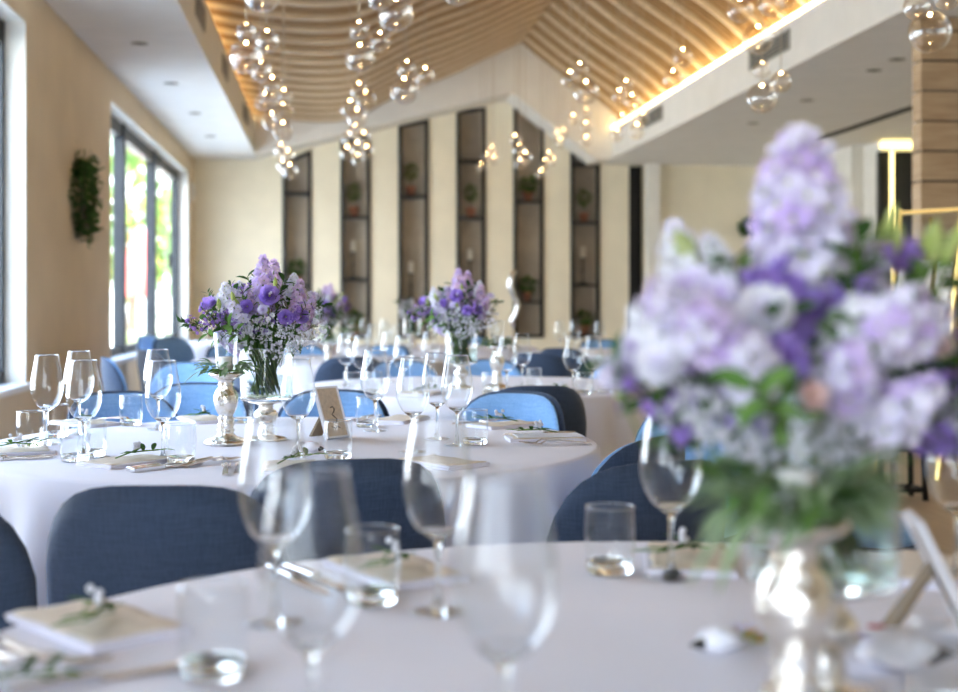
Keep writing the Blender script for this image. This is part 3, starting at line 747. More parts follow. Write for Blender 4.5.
def vase():
    e=empty('cylinder_vase'); r=.078
    o=MB(); o.lathe([(.0008,0),(r-.004,0),(r,.005),(r,.012),(.0008,.010)],36); o.build('base','solid',e)
    o=MB(); o.lathe([(r,.01),(r,.08),(r,.155)],40); w=o.build('wall','glass',e)
    o=MB(); o.lathe([(r+.0015*math.cos(a),.155+.0015*math.sin(a)) for a in [math.pi*2*k/6 for k in range(7)]],40); o.build('rim','rim',w)
    o=MB(); o.lathe([(.0008,.012),(r-.003,.012),(r-.003,.072),(.0008,.072)],40); o.build('water','water',e); return e
VA=Kind(vase())
def greenring(rs,nl=70):
    e=empty('leaf_garland'); o=MB()
    for k in range(nl):
        a=rs.uniform(0,2*math.pi); r=rs.uniform(.036,.06); c=(r*math.cos(a),r*math.sin(a),rs.uniform(.004,.03))
        b_=a+rs.uniform(-1.2,1.2); o.leaf(c,(math.cos(b_),math.sin(b_),rs.uniform(-.2,.6)),(0,0,1),rs.uniform(.035,.062),.015,rs.choice([0,0,0,1]),.25,4)
    for k in range(2):   # long trailing leaves
        a=math.pi+rs.uniform(-.4,.4); o.leaf((-.05,0,.01),(math.cos(a),math.sin(a),-.1),(0,0,1),.075,.014,0,.5,5)
    o.build('leaves',['leaf_pale','leaf','leaf_dark'],e)
    o=MB(); o.tube([(.045*math.cos(t),.045*math.sin(t),.006) for t in [2*math.pi*k/20 for k in range(21)]],.003,5); o.build('stem','stem',e)
    return e
GR=Kind(greenring(random.Random(9)))
GR2=Kind(greenring(random.Random(10),170))

# ------------------------------------------------------------------ flowers
def floret(o, c, nrm, r, np_, mi, mic, rs, cup=.35):
    nrm=Vector(nrm).normalized(); q=nrm.to_track_quat('Z','Y').to_matrix().to_4x4(); a0=rs.uniform(0,6)
    for k in range(np_):
        Mx=Matrix.Translation(c)@q@Matrix.Rotation(a0+2*math.pi*k/np_+rs.uniform(-.1,.1),4,'Z')
        o.petal(Mx,r*rs.uniform(.85,1.1),r*1.05,cup*rs.uniform(.5,1.4),mi,3)
    if mic is not None: o.ball(Vector(c)+nrm*r*.15,r*.14,5,3,mic)
def spike(rs, L_, r, n, fr):
    o=MB(); o.tube([(0,0,-.06),(0,0,L_*.95)],.0025,5,2)
    for k in range(n):
        t=(k+.5)/n; a=k*2.4; z=L_*t; rr=r*(math.sin(math.pi*min(1,.22+t*.75))**.8)*rs.uniform(.8,1.1)
        c=(rr*.62*math.cos(a),rr*.62*math.sin(a),z)
        floret(o,c,(math.cos(a),math.sin(a),.25+.5*t),fr*(1.1-.5*t)*rs.uniform(.9,1.1),5,0 if rs.random()<.7 else 1,3,rs)
    return o
def lisi(rs, r):
    o=MB()
    for lay,(n,cup,rr) in enumerate([(5,.45,1.05),(6,.95,.88),(5,1.6,.62),(4,2.4,.38)]):
        for k in range(n):
            Mx=Matrix.Rotation(2*math.pi*k/n+lay*.5+rs.uniform(-.15,.15),4,'Z')
            o.petal(Mx,r*rr*.95,r*rr*1.25,cup*rs.uniform(.8,1.2),0 if lay<3 else 1,4)
    o.ball((0,0,r*.2),r*.12,6,4,2); o.tube([(0,0,0),(0,0,-.07)],.002,5,3); return o
def budm(rs):
    o=MB(); o.lathe([(.0005,-.006),(.006,0),(.0085,.012),(.0065,.025),(.0005,.036)],8,0); o.tube([(0,0,0),(0,0,-.06)],.0016,5,1)
    return o
def gyp(rs, rad, n, fs):
    o=MB()
    for k in range(n):
        d=Vector((rs.gauss(0,1),rs.gauss(0,1),rs.gauss(0,.7))); d=d.normalized()*rad*rs.uniform(.35,1)
        if k%3==0: o.tube([(0,0,-rad*.9),tuple(d*.6),tuple(d)],.0007,4,1)
        floret(o,d,d+Vector((0,0,.3)),fs,5,0,None,rs,.9); o.ball(d,fs*.6,6,4,0)
    return o
def waxm(rs, Lg, mi_flow=True):
    o=MB(); o.tube([(0,0,0),(.01,0,Lg*.5),(.0,.01,Lg)],[.0016,.0013,.0008],4,1)
    for k in range(16):
        t=.3+.7*k/15; a=rs.uniform(0,6.28); r=.028*(1.2-t*.5); c=Vector((r*math.cos(a),r*math.sin(a),Lg*t))
        o.tube([(0,0,Lg*(t-.1)),tuple(c)],.0006,4,1)
        if mi_flow: floret(o,c,c-Vector((0,0,Lg*t*.8)),.0085,5,0,2,rs,.3)
        if k%2==0 or not mi_flow:
            o.leaf((0,0,Lg*t),(math.cos(a),math.sin(a),.8),(0,0,1),.03 if mi_flow else .036,.005 if mi_flow else .010,3,.1,3)
    return o
def leafspray(rs, Lg):
    o=MB(); o.tube([(0,0,-.03),(.0,0,Lg)],.0015,4,1)
    for k in range(10):
        t=k/9; a=k*2.4; o.leaf((0,0,Lg*t),(math.cos(a),math.sin(a),.7),(0,0,1),.05,.018,0,.3,4)
    return o
rf=random.Random(21)
FM={}
for nm,ms in (('lavspike',['lav','pinklav','stem','bud']),('pinkspike',['pinklav','lav','stem','bud']),('whitespike',['whitep','palelav','stem','bud'])):
    FM[nm]=('delphinium_spike' if nm!='whitespike' else 'white_stock_spike', spike(rf,.17,.042,42,.020).mesh(nm,ms))
FM['big']=('delphinium_spike', spike(rf,.135,.056,52,.026).mesh('big',['palelav','lav','stem','bud']))
FM['stub']=('lilac_stock_spike', spike(rf,.09,.036,24,.019).mesh('stub',['palelav','lav','stem','bud']))
FM['wstub']=('white_stock_spike', spike(rf,.085,.034,24,.017).mesh('wstub',['whitep','palelav','stem','bud']))
FM['lis']=('lisianthus_bloom', lisi(rf,.030).mesh('lis',['purple','violet','bud','stem']))
FM['lisw']=('lisianthus_bloom', lisi(rf,.030).mesh('lisw',['whitep','palelav','bud','stem']))
FM['lisl']=('lisianthus_bloom', lisi(rf,.030).mesh('lisl',['palelav','lav','bud','stem']))
FM['blush']=('rose_bloom', lisi(rf,.024).mesh('blush',['blush','blush','bud','stem']))
FM['bud']=('flower_bud', budm(rf).mesh('bud',['bud','stem']))
FM['gyp']=('babys_breath', gyp(rf,.048,62,.0048).mesh('gyp',['whitep','stem']))
FM['wax']=('waxflower_sprig', waxm(rf,.11).mesh('wax',['violet','twig','pinklav','leaf_dark']))
FM['waxw']=('waxflower_sprig', waxm(rf,.11).mesh('waxw',['whitep','twig','violet','leaf_dark']))
FM['stat']=('statice_cluster', gyp(rf,.036,75,.0085).mesh('stat',['purple','stem']))
FM['twig']=('leafy_twig', waxm(rf,.10,False).mesh('twig',['leaf','stem','leaf','leaf_dark']))
FM['spray']=('leaf_spray', leafspray(rf,.10).mesh('spray',['leaf_dark','stem']))
FM['spray2']=('leaf_spray', leafspray(rf,.10).mesh('spray2',['leaf','stem']))
def stems_mesh(rs, depth, r):
    o=MB()
    for k in range(80):
        a=rs.uniform(0,6.28); q=rs.uniform(.15,1)
        p0=(r*.85*q*math.cos(a+2),r*.85*q*math.sin(a+2),-depth+rs.uniform(.002,.02)); p1=(r*q*math.cos(a),r*q*math.sin(a),0); p2=(r*1.5*q*math.cos(a),r*1.5*q*math.sin(a),.07)
        o.tube([p0,p1,p2],rs.uniform(.0014,.0026),5,rs.randrange(2))
        if k%2==0: o.leaf((p0[0],p0[1],p0[2]+depth*rs.uniform(.2,.7)),(rs.gauss(0,.4),rs.gauss(0,.4),1),(1,0,0),.06,.008,1,0,3)
    return o
STM=stems_mesh(random.Random(2),.142,.062).mesh('stems',['stem','leaf_dark'])
def bouquet(name, items, fill, rs, loc, rz, label, grp='flower arrangements on the tables'):
    # local origin: centre of the vase rim; items (kind,x,y,z,tiltdir,scale)
    e=empty(name,loc,rz); link('stems',STM,e)
    org=Vector((0,0,-.03))
    for it in items:
        k,x,y,z=it[:4]; sc_=it[4] if len(it)>4 else 1; up=it[5] if len(it)>5 else None
        nm,me=FM[k]; p=Vector((x,y,z)); d=Vector(up) if up else (p-org)*1.0
        if k in('lavspike','pinkspike','whitespike') and not up: d=Vector((x*.8,y*.8,.4))
        o=link(nm,me,e,p); o.rotation_mode='QUATERNION'; o.rotation_quaternion=d.normalized().to_track_quat('Z','Y')@Matrix.Rotation(rs.uniform(0,6),4,'Z').to_quaternion(); o.scale=(sc_,)*3
    for k in range(fill[1]):
        kind=rs.choice(fill[0]); a=rs.uniform(0,2*math.pi); el=rs.uniform(.05,1.3); q=rs.uniform(.55,1)
        p=Vector((fill[2]*q*math.cos(a)*math.cos(el),fill[2]*.85*q*math.sin(a)*math.cos(el),.0+fill[3]*q*math.sin(el)))
        nm,me=FM[kind]; d=p-org; o=link(nm,me,e,p*.8); o.rotation_mode='QUATERNION'; o.rotation_quaternion=d.normalized().to_track_quat('Z','Y')@Matrix.Rotation(rs.uniform(0,6),4,'Z').to_quaternion()
    return tag(e,label,'flower arrangement',grp)
# focused bouquet, measured on the photo about its vase rim centre (265,350) ; 1 px = .00297 m
def q1(px,py): return ((px-265)*.00297,(350-py)*.00297)
A1=[]
def add(L_,q,k,px,py,y,s=1,up=None):
    x,z=q(px,py); L_.append((k,x,y,z,s,up) if up else (k,x,y,z,s))
add(A1,q1,'lavspike',263,316,-.02,1.0,(0,0,1)); add(A1,q1,'pinkspike',269,318,.03,.98,(.05,0,1)); add(A1,q1,'lavspike',252,322,-.03,.6,(-.1,-.2,1))
add(A1,q1,'pinkspike',296,322,-.01,.72,(.12,-.1,1)); add(A1,q1,'pinkspike',303,330,-.04,.6,(.4,-.2,1)); add(A1,q1,'wstub',291,300,.02,.85,(.05,0,1)); add(A1,q1,'wstub',231,312,-.03,.95,(-.2,-.2,1)); add(A1,q1,'wstub',240,300,.02,.6,(-.2,0,1))
add(A1,q1,'lis',274,298,-.10,1.05,(.1,-1,.25)); add(A1,q1,'lis',212,309,-.04,.95,(-.5,-.5,.8)); add(A1,q1,'lis',236,292,.04,.8,(-.3,.2,1)); add(A1,q1,'lis',303,318,-.08,.8,(.4,-1,.2)); add(A1,q1,'lis',252,308,-.09,.7,(-.2,-1,.1)); add(A1,q1,'lis',290,318,-.10,.8,(.1,-1,-.1)); add(A1,q1,'lis',247,320,-.08,.7,(-.2,-1,-.1))
add(A1,q1,'lisl',268,311,-.11,.5,(0,-1,.1)); add(A1,q1,'lisw',222,302,-.03,.7,(-.4,-.4,.8)); add(A1,q1,'lisl',311,300,0,.7,(.5,-.3,.7))
for p in [(238,302),(243,309),(279,288),(281,293),(224,309),(272,314),(266,314)]: add(A1,q1,'bud',p[0],p[1],-.09,.8,(random.uniform(-.4,.3),-.3,1))
for p,s in [((252,332),.8),((263,326),.7),((278,331),.85),((292,333),.8),((303,343),.85),((296,350),.6),((268,338),.5)]: add(A1,q1,'gyp',p[0],p[1],-.09,s,(0,-.4,1))
for p in [(215,330,-.6),(222,338,-.5),(205,338,-.9),(232,336,-.4),(240,340,-.3)]: add(A1,q1,'wax',p[0]+8,p[1],-.05,.8,(p[2],-.4,.7))
for p in [(300,335,.6),(310,335,.9),(306,322,.8),(313,345,.9)]: add(A1,q1,'waxw',p[0]-8,p[1],-.04,.8,(p[2],-.3,.6))
add(A1,q1,'twig',207,332,-.02,.85,(-1,-.1,.35)); add(A1,q1,'twig',215,318,0,.75,(-.35,0,1)); add(A1,q1,'twig',300,312,0,.85,(1,0,.25)); add(A1,q1,'twig',212,324,-.03,.7,(-1,-.1,-.1)); add(A1,q1,'twig',235,308,.02,.7,(-.3,0,1))
for p in [(250,345,-.5),(262,345,.1),(275,347,.2),(285,345,.5),(245,335,-.7),(258,338,-.1),(272,340,.3)]: add(A1,q1,'spray',p[0],p[1],-.05,.7,(p[2],-.5,.6))
add(A1,q1,'stat',240,325,-.06,.8); add(A1,q1,'stat',285,322,-.07,.7); add(A1,q1,'stat',226,318,-.04,.7)
fillA=(['spray','stat','spray','wax','lis','stub','gyp','spray2','waxw'],34,.15,.17)
# near bouquet, measured about its rim centre (815,392); 1 px = .00102 m
def q2(px,py): return ((px-824)*.00102,(392-py)*.00102)
A2=[]
add(A2,q2,'big',800,238,-.02,1.1,(-.03,0,1)); add(A2,q2,'lavspike',815,250,.03,.62,(.15,0,1))
for p in [(770,250),(815,268),(800,280),(842,262)]: add(A2,q2,'lis',p[0],p[1],-.05,.85,(random.uniform(-.3,.3),-.8,.6))
for p in [(790,262),(770,272)]: add(A2,q2,'stat',p[0],p[1],-.05,.8)
add(A2,q2,'lis',893,222,.0,1.0,(.15,-.6,.8)); add(A2,q2,'lis',880,228,.02,.8,(-.3,.2,.8)); add(A2,q2,'lis',955,345,-.03,1,(.8,-.6,.3)); add(A2,q2,'lisl',640,330,-.02,.9,(-.8,-.5,.5)); add(A2,q2,'lisl',618,335,-.0,.7,(-.8,-.1,.5))
for p,s in [((620,330),.8),((640,310),.9),((690,250),.9),((708,262),1),((726,285),1.05),((700,300),1),((745,272),1),((760,320),1.05),((735,335),1),((690,335),1),((660,300),.95),((652,320),.9),((830,305),1.05),((855,290),.9),((820,340),1),((790,330),1),((850,325),.9),((770,355),.8),((672,280),.9),((885,300),.8),((872,318),.8),((790,300),1.0)]:
    add(A2,q2,random.choice(['lisl','lisw','stub','stub','wstub','lisl','lis']),p[0],p[1],-.075+random.uniform(-.03,.05),s*.95,((p[0]-800)*.004,-.9,.6))
for p in [(690,232),(720,245),(845,285),(868,290)]: add(A2,q2,'wstub',p[0],p[1]+22,.0,.9,((p[0]-800)*.002,0,1))
for p in [(683,200),(692,205),(880,190),(893,196),(932,200),(944,206),(928,190),(640,290),(622,345),(848,258),(700,230),(888,175),(950,195)]: add(A2,q2,'bud',p[0],p[1]+14,-.01,.9,((p[0]-800)*.0025,-.1,1))
for p,s in [((720,385),.9),((755,395),.9),((700,375),.8),((790,385),.8),((850,368),.75),((868,380),.7),((820,400),.8),((735,405),.8),((680,362),.8),((800,360),.7),((940,372),.6)]: add(A2,q2,'gyp',p[0],p[1],-.08,s,(0,-.4,1))
for p in [(668,385,-.6),(915,350,.8),(930,362,1),(905,370,.8),(918,330,.8),(940,340,1)]: add(A2,q2,'wax',p[0],p[1],-.04,.8,(p[2],-.4,.5))
for p in [(900,345),(925,340),(880,345),(915,385),(935,385),(780,290),(680,375),(765,240)]: add(A2,q2,'stat',p[0],p[1],-.05,.85)
for p in [(900,360,.6),(920,370,.9),(880,355,.4),(895,340,.6),(870,345,.3),(860,385,.4),(935,350,1),(725,370,-.4),(690,395,-.6),(750,380,-.3),(885,390,.6),(910,395,.9),(770,385,.2),(660,345,-.8),(845,345,.2),(810,372,0),(870,275,.3),(905,300,.5)]: add(A2,q2,'spray' if random.random()<.7 else 'spray2',p[0],p[1]+12,-.05,.8,(p[2],-.4,.6))
add(A2,q2,'blush',783,345,-.13,.6,(0,-1,.2)); add(A2,q2,'blush',912,300,-.08,.6,(.3,-1,.3)); add(A2,q2,'lisw',945,405,-.08,.7,(.6,-.6,0))
fillB=(['spray','spray2','spray','lisl','spray','stub','stat'],44,.15,.16)

def centrepiece(cs, vs_, items, fill, seed, rz, labs, vrz=0, gs_=1.0):
    (cx,cy),(vx,vy)=cs,vs_
    CSK.put((cx,cy,TT),0,'silver mercury-glass candlestick '+labs,'candlestick','mercury-glass candlesticks')
    (GR2 if gs_!=1.0 else GR).put((cx,cy,TT+.209),rz,'green leaf garland around the votive '+labs,'garland','leaf garlands',scale=gs_)
    VO.put((cx,cy,TT+.209),0,'clear glass votive on the candlestick '+labs,'votive glass','votive glasses')
    VST.put((vx,vy,TT),0,'short mercury-glass stand under the vase '+labs,'vase stand','vase stands')
    VA.put((vx,vy,TT+.1198),0,'clear cylinder vase holding stems '+labs,'vase','cylinder vases')
    return bouquet('flower_arrangement',items,fill,random.Random(seed),(vx,vy,TT+.1198+.155),vrz,'lilac, purple and white flower bouquet '+labs)
B1=centrepiece(W(226,3.86),W(266,3.98),A1,fillA,1,0,'on the focused table',-TH)
centrepiece(W(795,1.24),W(822,1.38),A2,fillB,2,.6,'on the nearest table',-TH,(1.05,1.05,1.5))
def re_bouquet(vx,vy,rz,labs,s=1):
    c=copy_tree(B1); c.location=(vx,vy,TT+.2748); c.rotation_euler=(0,0,rz); c.scale=(s,)*3; tag(c,'lilac and purple flower bouquet '+labs,'flower arrangement')
def cp2(px,Z,off,rz,labs,s=1):
    cx,cy=W(px,Z); vx,vy=W(px+off,Z+.02)
    CSK.put((cx,cy,TT),0,'silver candlestick '+labs,'candlestick','mercury-glass candlesticks'); GR.put((cx,cy,TT+.209),rz,'leaf garland around the votive '+labs,'garland','leaf garlands')
    VO.put((cx,cy,TT+.209),0,'glass votive on the candlestick '+labs,'votive glass','votive glasses')
    VST.put((vx,vy,TT),0,'short silver stand under the vase '+labs,'vase stand','vase stands'); VA.put((vx,vy,TT+.1198),0,'clear vase '+labs,'vase','cylinder vases')
    re_bouquet(vx,vy,rz,labs,s)
cp2(497,6.35,-36,-.5,'on the table behind the focused one',1.08)
cp2(350,9.5,-22,1.2,'before the second niche')
# pale bouquet far back
x,y=W(412,12.2); VST.put((x,y,TT),0,'short silver stand under the far white bouquet','vase stand','vase stands'); VA.put((x,y,TT+.1198),0,'clear vase of the far white bouquet','vase','cylinder vases')
bouquet('flower_arrangement',[('wstub',0,0,.06),('wstub',.05,0,.05),('wstub',-.05,0,.05),('lisw',.09,-.04,.05),('lisw',-.09,-.04,.05),('gyp',0,-.1,.05),('gyp',.08,-.08,.02),('gyp',-.08,-.08,.02)],(['gyp','lisw','spray','wstub'],26,.17,.13),random.Random(6),(x,y,TT+.2748),0,'white flower bouquet far back before the third niche')
# silver number stand far back
x,y=W(514,11.9); e=empty('silver_stand',(x,y,TT)); o=MB(); o.lathe([(0,0),(.07,0),(.07,.01),(.012,.02),(.010,.20),(0,.20)],20); o.build('base','silver',e)
pts=[(0,0,.19),(-.02,0,.25),(.02,0,.32),(.035,0,.40),(.0,0,.47),(-.035,0,.56),(-.02,0,.66),(.02,0,.70)]
o=MB(); o.tube([Vector(p) for p in pts],[.02,.028,.02,.024,.024,.03,.028,.015],10); o.build('twisted_figure','silver',e); tag(e,'tall twisted silver ornament on a stand before the fifth niche','ornament')

# ------------------------------------------------------------------ glasses on the tables
def wg(px,Z,lab,grp='wine glasses'): x,y=W(px,Z); WG.put((x,y,TT+.0008),random.uniform(0,6),lab,'wine glass',grp)
def tu(px,Z,lab,grp='water tumblers'): x,y=W(px,Z); TU.put((x,y,TT+.0008),random.uniform(0,6),lab,'tumbler',grp)
for px,Z,s in [(47,3.85,'leftmost on the focused table'),(84,3.5,'second from left on the focused table, in front of a tumbler'),(79,4.15,'standing right behind another near the left wall'),
 (163,3.48,'closest to the silver candlestick on its left'),(158,4.3,'seen through the glass left of the focused candlestick'),(298,3.55,'right beside the focused bouquet vase'),
 (375,4.25,'behind the tumbler right of the card frame'),(413,3.65,'middle of the group right of the card frame'),(437,4.0,'farther of an overlapping pair right of the card frame'),(457,3.82,'nearer of the overlapping pair beside the right tumbler')]: wg(px,Z,'large empty wine glass, '+s)
for px,Z,s in [(30,3.8,'leftmost on the focused table'),(56,4.05,'behind the leftmost wine glass'),(75,3.45,'in front of the second wine glass from left'),(131,4.45,'alone before the mid-blue chair'),(181,3.4,'nearest the forks left of the candlestick'),
 (367,4.4,'beside the stem right of the card frame'),(338,3.5,'directly in front of the card frame'),(475,3.85,'near the light blue chair on the right'),(243,4.55,'behind the focused bouquet vase'),(92,3.55,'partly behind a tumbler at the left')]: tu(px,Z,'short clear water tumbler, '+s)
for px,Z,s in [(505,1.16,'largest and most blurred, at the bottom centre'),(438,1.76,'before the gap between the dark chairs'),(275,1.7,'left one of the blurred pair at left centre'),(311,1.2,'right nearer one of the blurred pair at left centre'),
 (671,1.98,'tall before the blue chair left of the big bouquet'),(957,1.98,'cut by the right edge of the picture')]: wg(px,Z,'blurred near wine glass, '+s,'wine glasses on the nearest table')
for px,Z,s in [(610,2.02,'before the blue chair right of centre'),(372,1.82,'before the dark chair at centre'),(213,1.46,'at the lower left by the napkin'),(948,1.30,'in the lower right corner')]: tu(px,Z,'blurred near water tumbler, '+s,'water tumblers on the nearest table')
for px,Z,s in [(346,6.6,'farthest left'),(362,6.2,'second from left'),(389,6.9,'third from left'),(403,6.1,'fourth from left'),(430,6.9,'left of the candlestick'),(507,6.0,'left one of the pair right of its bouquet'),(522,6.5,'right one of the pair right of its bouquet'),(573,6.0,'left one of the pair at the table end'),(593,6.1,'right one of the pair at the table end')]: wg(px,Z,'wine glass on the second table back, '+s,'wine glasses on the second table')
for px,Z,s in [(352,5.95,'left end'),(374,6.0,'second from left'),(490,5.95,'before the bouquet'),(534,6.3,'between the two glass pairs'),(584,5.95,'between the end pair of glasses'),(606,6.1,'right end')]: tu(px,Z,'water tumbler on the second table back, '+s,'water tumblers on the second table')
for px,Z in [(283,9.5),(297,9.2),(312,9.9),(372,9.3),(386,9.7),(262,9.8),(398,9.5)]: wg(px,Z,'small wine glass on the table before the second niche','wine glasses before the second niche')
for px,Z in [(365,12.2),(385,12.5),(433,11.9),(450,12.4),(472,12.0),(493,12.6)]: wg(px,Z,'tiny blurred wine glass on the table before the fourth niche','wine glasses before the fourth niche')
for px,Z in [(205,13.8),(222,14.2),(238,13.6),(255,14.0)]: wg(px,Z,'tiny blurred wine glass on the table by the left window','wine glasses by the left window')
for px,Z in [(560,11),(575,11.4),(600,11)]: wg(px,Z,'tiny blurred wine glass on the grey-looking table at right','wine glasses at the far right')

# ------------------------------------------------------------------ place settings
def setting(px,Z,ctr,s,parts='nmskf',spx=0,dz=0,turn=0):
    x,y=W(px,Z); d=Vector((ctr[0]-x,ctr[1]-y)).normalized(); a=math.atan2(d.y,d.x)-math.pi/2+R(turn)
    def off(r,f): return (x+math.cos(a)*r-math.sin(a)*f, y+math.sin(a)*r+math.cos(a)*f)
    if 'n' in parts: p=off(0,0); NAP.put((p[0],p[1],TT),a,'folded cream napkin '+s,'napkin','folded napkins')
    if 'm' in parts: p=off(.004,-.01); MEN.put((p[0],p[1],TT+.0132),a+.04,'white menu card '+s,'menu card','menu cards')
    if 's' in parts: p=off(.01,.02); SP.put((p[0],p[1],TT+(.0154 if 'm' in parts else .0132)),a+.9+spx,'green herb sprig '+s,'herb sprig','herb sprigs',scale=1.3)
    if 'k' in parts:
        p=off(.125,0); KN.put((p[0],p[1],TT),a+.03,'inner steel knife '+s,'knife','table knives')
        p=off(.155,-.01); KN.put((p[0],p[1],TT),a-.02,'outer steel knife '+s,'knife','table knives')
    if 'f' in parts:
        p=off(-.125,0); FK.put((p[0],p[1],TT),a,'inner champagne fork '+s,'fork','forks')
        p=off(-.155,-.01); FK.put((p[0],p[1],TT),a+.04,'outer champagne fork '+s,'fork','forks')
setting(10,3.62,T1,'at the left end of the focused table','nsk')
setting(128,3.40,T1,'at the front left of the focused table','nsk',spx=.6)
setting(290,3.28,T1,'at the front centre of the focused table','nskf')
setting(440,3.38,T1,'at the front right of the focused table','nf')
setting(545,3.98,T1,'at the right end of the focused table','nmskf',spx=1)
setting(505,4.42,T1,'before the light blue chair at the far right of the focused table','nsk')
setting(400,4.62,T1,'on the far side of the focused table, right of centre','nk')
setting(85,4.48,T1,'before the mid-blue chair behind the focused table','nsf')
setting(205,4.62,T1,'on the far side of the focused table, behind the candlestick','ns')
x,y=W(203,3.38); 
for k,dx in ((0,0),(1,.025)):
    FK.put((x+dx,y+dx*.3,TT),-.7,['copper-toned fork left of the candlestick, the left of two','copper-toned fork left of the candlestick, the right of two'][k],'fork','forks')
setting(98,1.68,T2,'at the left side of the nearest table','nsk',turn=-25)
setting(395,2.02,T2,'at the far left side of the nearest table','nsk')
setting(690,2.10,T2,'at the far side of the nearest table, before the blue chair','nsf',turn=0)
setting(925,2.02,T2,'at the far right side of the nearest table','n')
x,y=PT(110,680); KN.put((x,y,TT+.0),-1.1,'blurred silver knife handle at the lower left corner','knife','table knives')
x,y=PT(25,668); FK.put((x,y,TT+.0),-1.5,'blurred silver fork at the lower left edge','fork','forks')
x,y=PT(8,688); SP.put((x,y,TT),.4,'blurred green sprig at the lower left corner','herb sprig','herb sprigs')
for px,Z,s in [(420,5.95,'left of centre'),(560,5.98,'right of centre'),(628,6.6,'at the right end')]: setting(px,Z,T3,'on the second table back, '+s,'ns')

# framed table cards
def card_frame(loc,yaw,lean,label,glyph):
    e=empty('table_card_frame',loc); e.rotation_euler=(0,0,yaw)   # front faces -Y, leans back to +Y
    Lm=Matrix.Rotation(-lean,4,'X'); w,h=.048,.162
    def T_(o): o.v=[tuple(Lm@Vector(v)) for v in o.v]; return o
    o=MB(); o.box(-w,-w+.006,-.006,.006,.0,h); o.box(w-.006,w,-.006,.006,0,h); o.box(-w+.006,w-.006,-.006,.006,0,.006); o.box(-w+.006,w-.006,-.006,.006,h-.006,h); o.box(-w+.006,w-.006,.001,.003,.006,h-.006)
    T_(o).build('frame','menu',e)
    o=MB(); o.box(-w+.014,w-.014,.003,.0036,.012,h-.012); T_(o).build('back_board','brown',e)
    o=MB(); o.box(-w+.006,w-.006,-.003,.001,.006,h-.006); T_(o).build('card','kraft',e)
    o=MB(); g=[(-.004,.095),(.006,.098),(.012,.090),(.004,.080),(-.004,.074),(.004,.066),(.012,.058),(.006,.048),(-.008,.050)]
    o.tube([(x,-.0042,z) for x,z in g],.0014,5); o.tube([(-.018,-.0042,.036),(-.004,-.0042,.030),(.006,-.0042,.036),(.018,-.0042,.030)],.001,5)
    ln=MB(); T_(o).build('lettering','ink',e)
    o=MB(); a=Lm@Vector((0,.006,h*.62)); dz=a.z; fy=a.y+.060
    o.add([(-.02,a.y,a.z),(.02,a.y,a.z),(.024,fy,.001),(-.024,fy,.001),(-.02,a.y,a.z-.010),(.02,a.y,a.z-.010),(.024,fy-.010,0),(-.024,fy-.010,0)],[(0,1,2,3),(7,6,5,4),(0,4,5,1),(1,5,6,2),(2,6,7,3),(3,7,4,0)],0,False); o.build('support_leg','brown',e)
    return tag(e,label,'table card','table card frames')
x,y=W(338,4.02); card_frame((x,y,TT+.002),R(52)-TH,R(20),'small white-framed beige table card propped on the focused table','')
x,y=W(972,1.62); card_frame((x,y,TT+.002),R(82)-TH,R(26),'white-framed table card seen edge-on at the right of the nearest table','')

# wrapped favours
def favour(loc,rz,lab,s=1,mark=False):
    e=empty('wrapped_favour',loc,rz); e.scale=(s,)*3; rs=random.Random(int(s*10)); o=MB()
    n,m=16,10; vs=[]
    for i in range(m+1):
        a=math.pi*i/m; z=.018-.018*math.cos(a)
        for k in range(n):
            t=2*math.pi*k/n; q=math.sin(a)*(.026+.004*math.sin(3*t+i)+rs.uniform(-.0012,.0012)); vs.append((q*1.25*math.cos(t)+1e-6*k,q*math.sin(t),z))
    o.add(vs,[(i*n+k,i*n+(k+1)%n,(i+1)*n+(k+1)%n,(i+1)*n+k) for i in range(m) for k in range(n)]); o.build('wrapper','menu',e)
    o=MB()
    for k in range(9): a=rs.uniform(-.9,.9); o.leaf((.022,0,.022),(math.cos(a),math.sin(a),.7),(0,0,1),.035,.022,0,.3,4)
    o.build('gathered_end','palelav',e)
    o=MB(); o.lathe([(.0005,-.022),(.005,-.012),(.010,0),(.0005,.003)],10); o.v=[(z-.030,x_,y_+.014) for x_,y_,z in o.v]; o.build('dark_tip','ink',e)
    if mark: o=MB(); o.lathe([(.0005,.0),(.006,.0004),(.009,.0),(.0005,-.001)],10); o.v=[(x_+.012,y_-.012,z+.0345) for x_,y_,z in o.v]; o.build('printed_mark','maroon',e)
    return tag(e,lab,'wrapped favour','wrapped favours')
x,y=PT(722,652); favour((x,y,TT),.25,'blurred white wrapped favour with a dark tip beside the near candlestick',.85)
x,y=PT(895,670); favour((x,y,TT),3.0,'blurred white wrapped favour with a maroon mark under the card frame',1.3,True)
x,y=W(312,3.66); favour((x,y,TT),2.6,'small white wrapped favour beside the card frame on the focused table',.8,True)
rs=random.Random(8)
for px,py,s in [(748,648,'left of the near candlestick'),(838,645,'right of the near candlestick')]:
    x,y=PT(px,py); o=MB()
    for k in range(26): o.leaf((rs.gauss(0,.014),rs.gauss(0,.014),.004),(rs.gauss(0,1),rs.gauss(0,1),.4),(0,0,1),.02,.008,k%2,.1,3)
    tag(o.build('dried_flowers',['bud','gold'],None,(x,y,TT+.004)),'small heap of golden dried flowers '+s,'dried flowers','dried flower heaps')

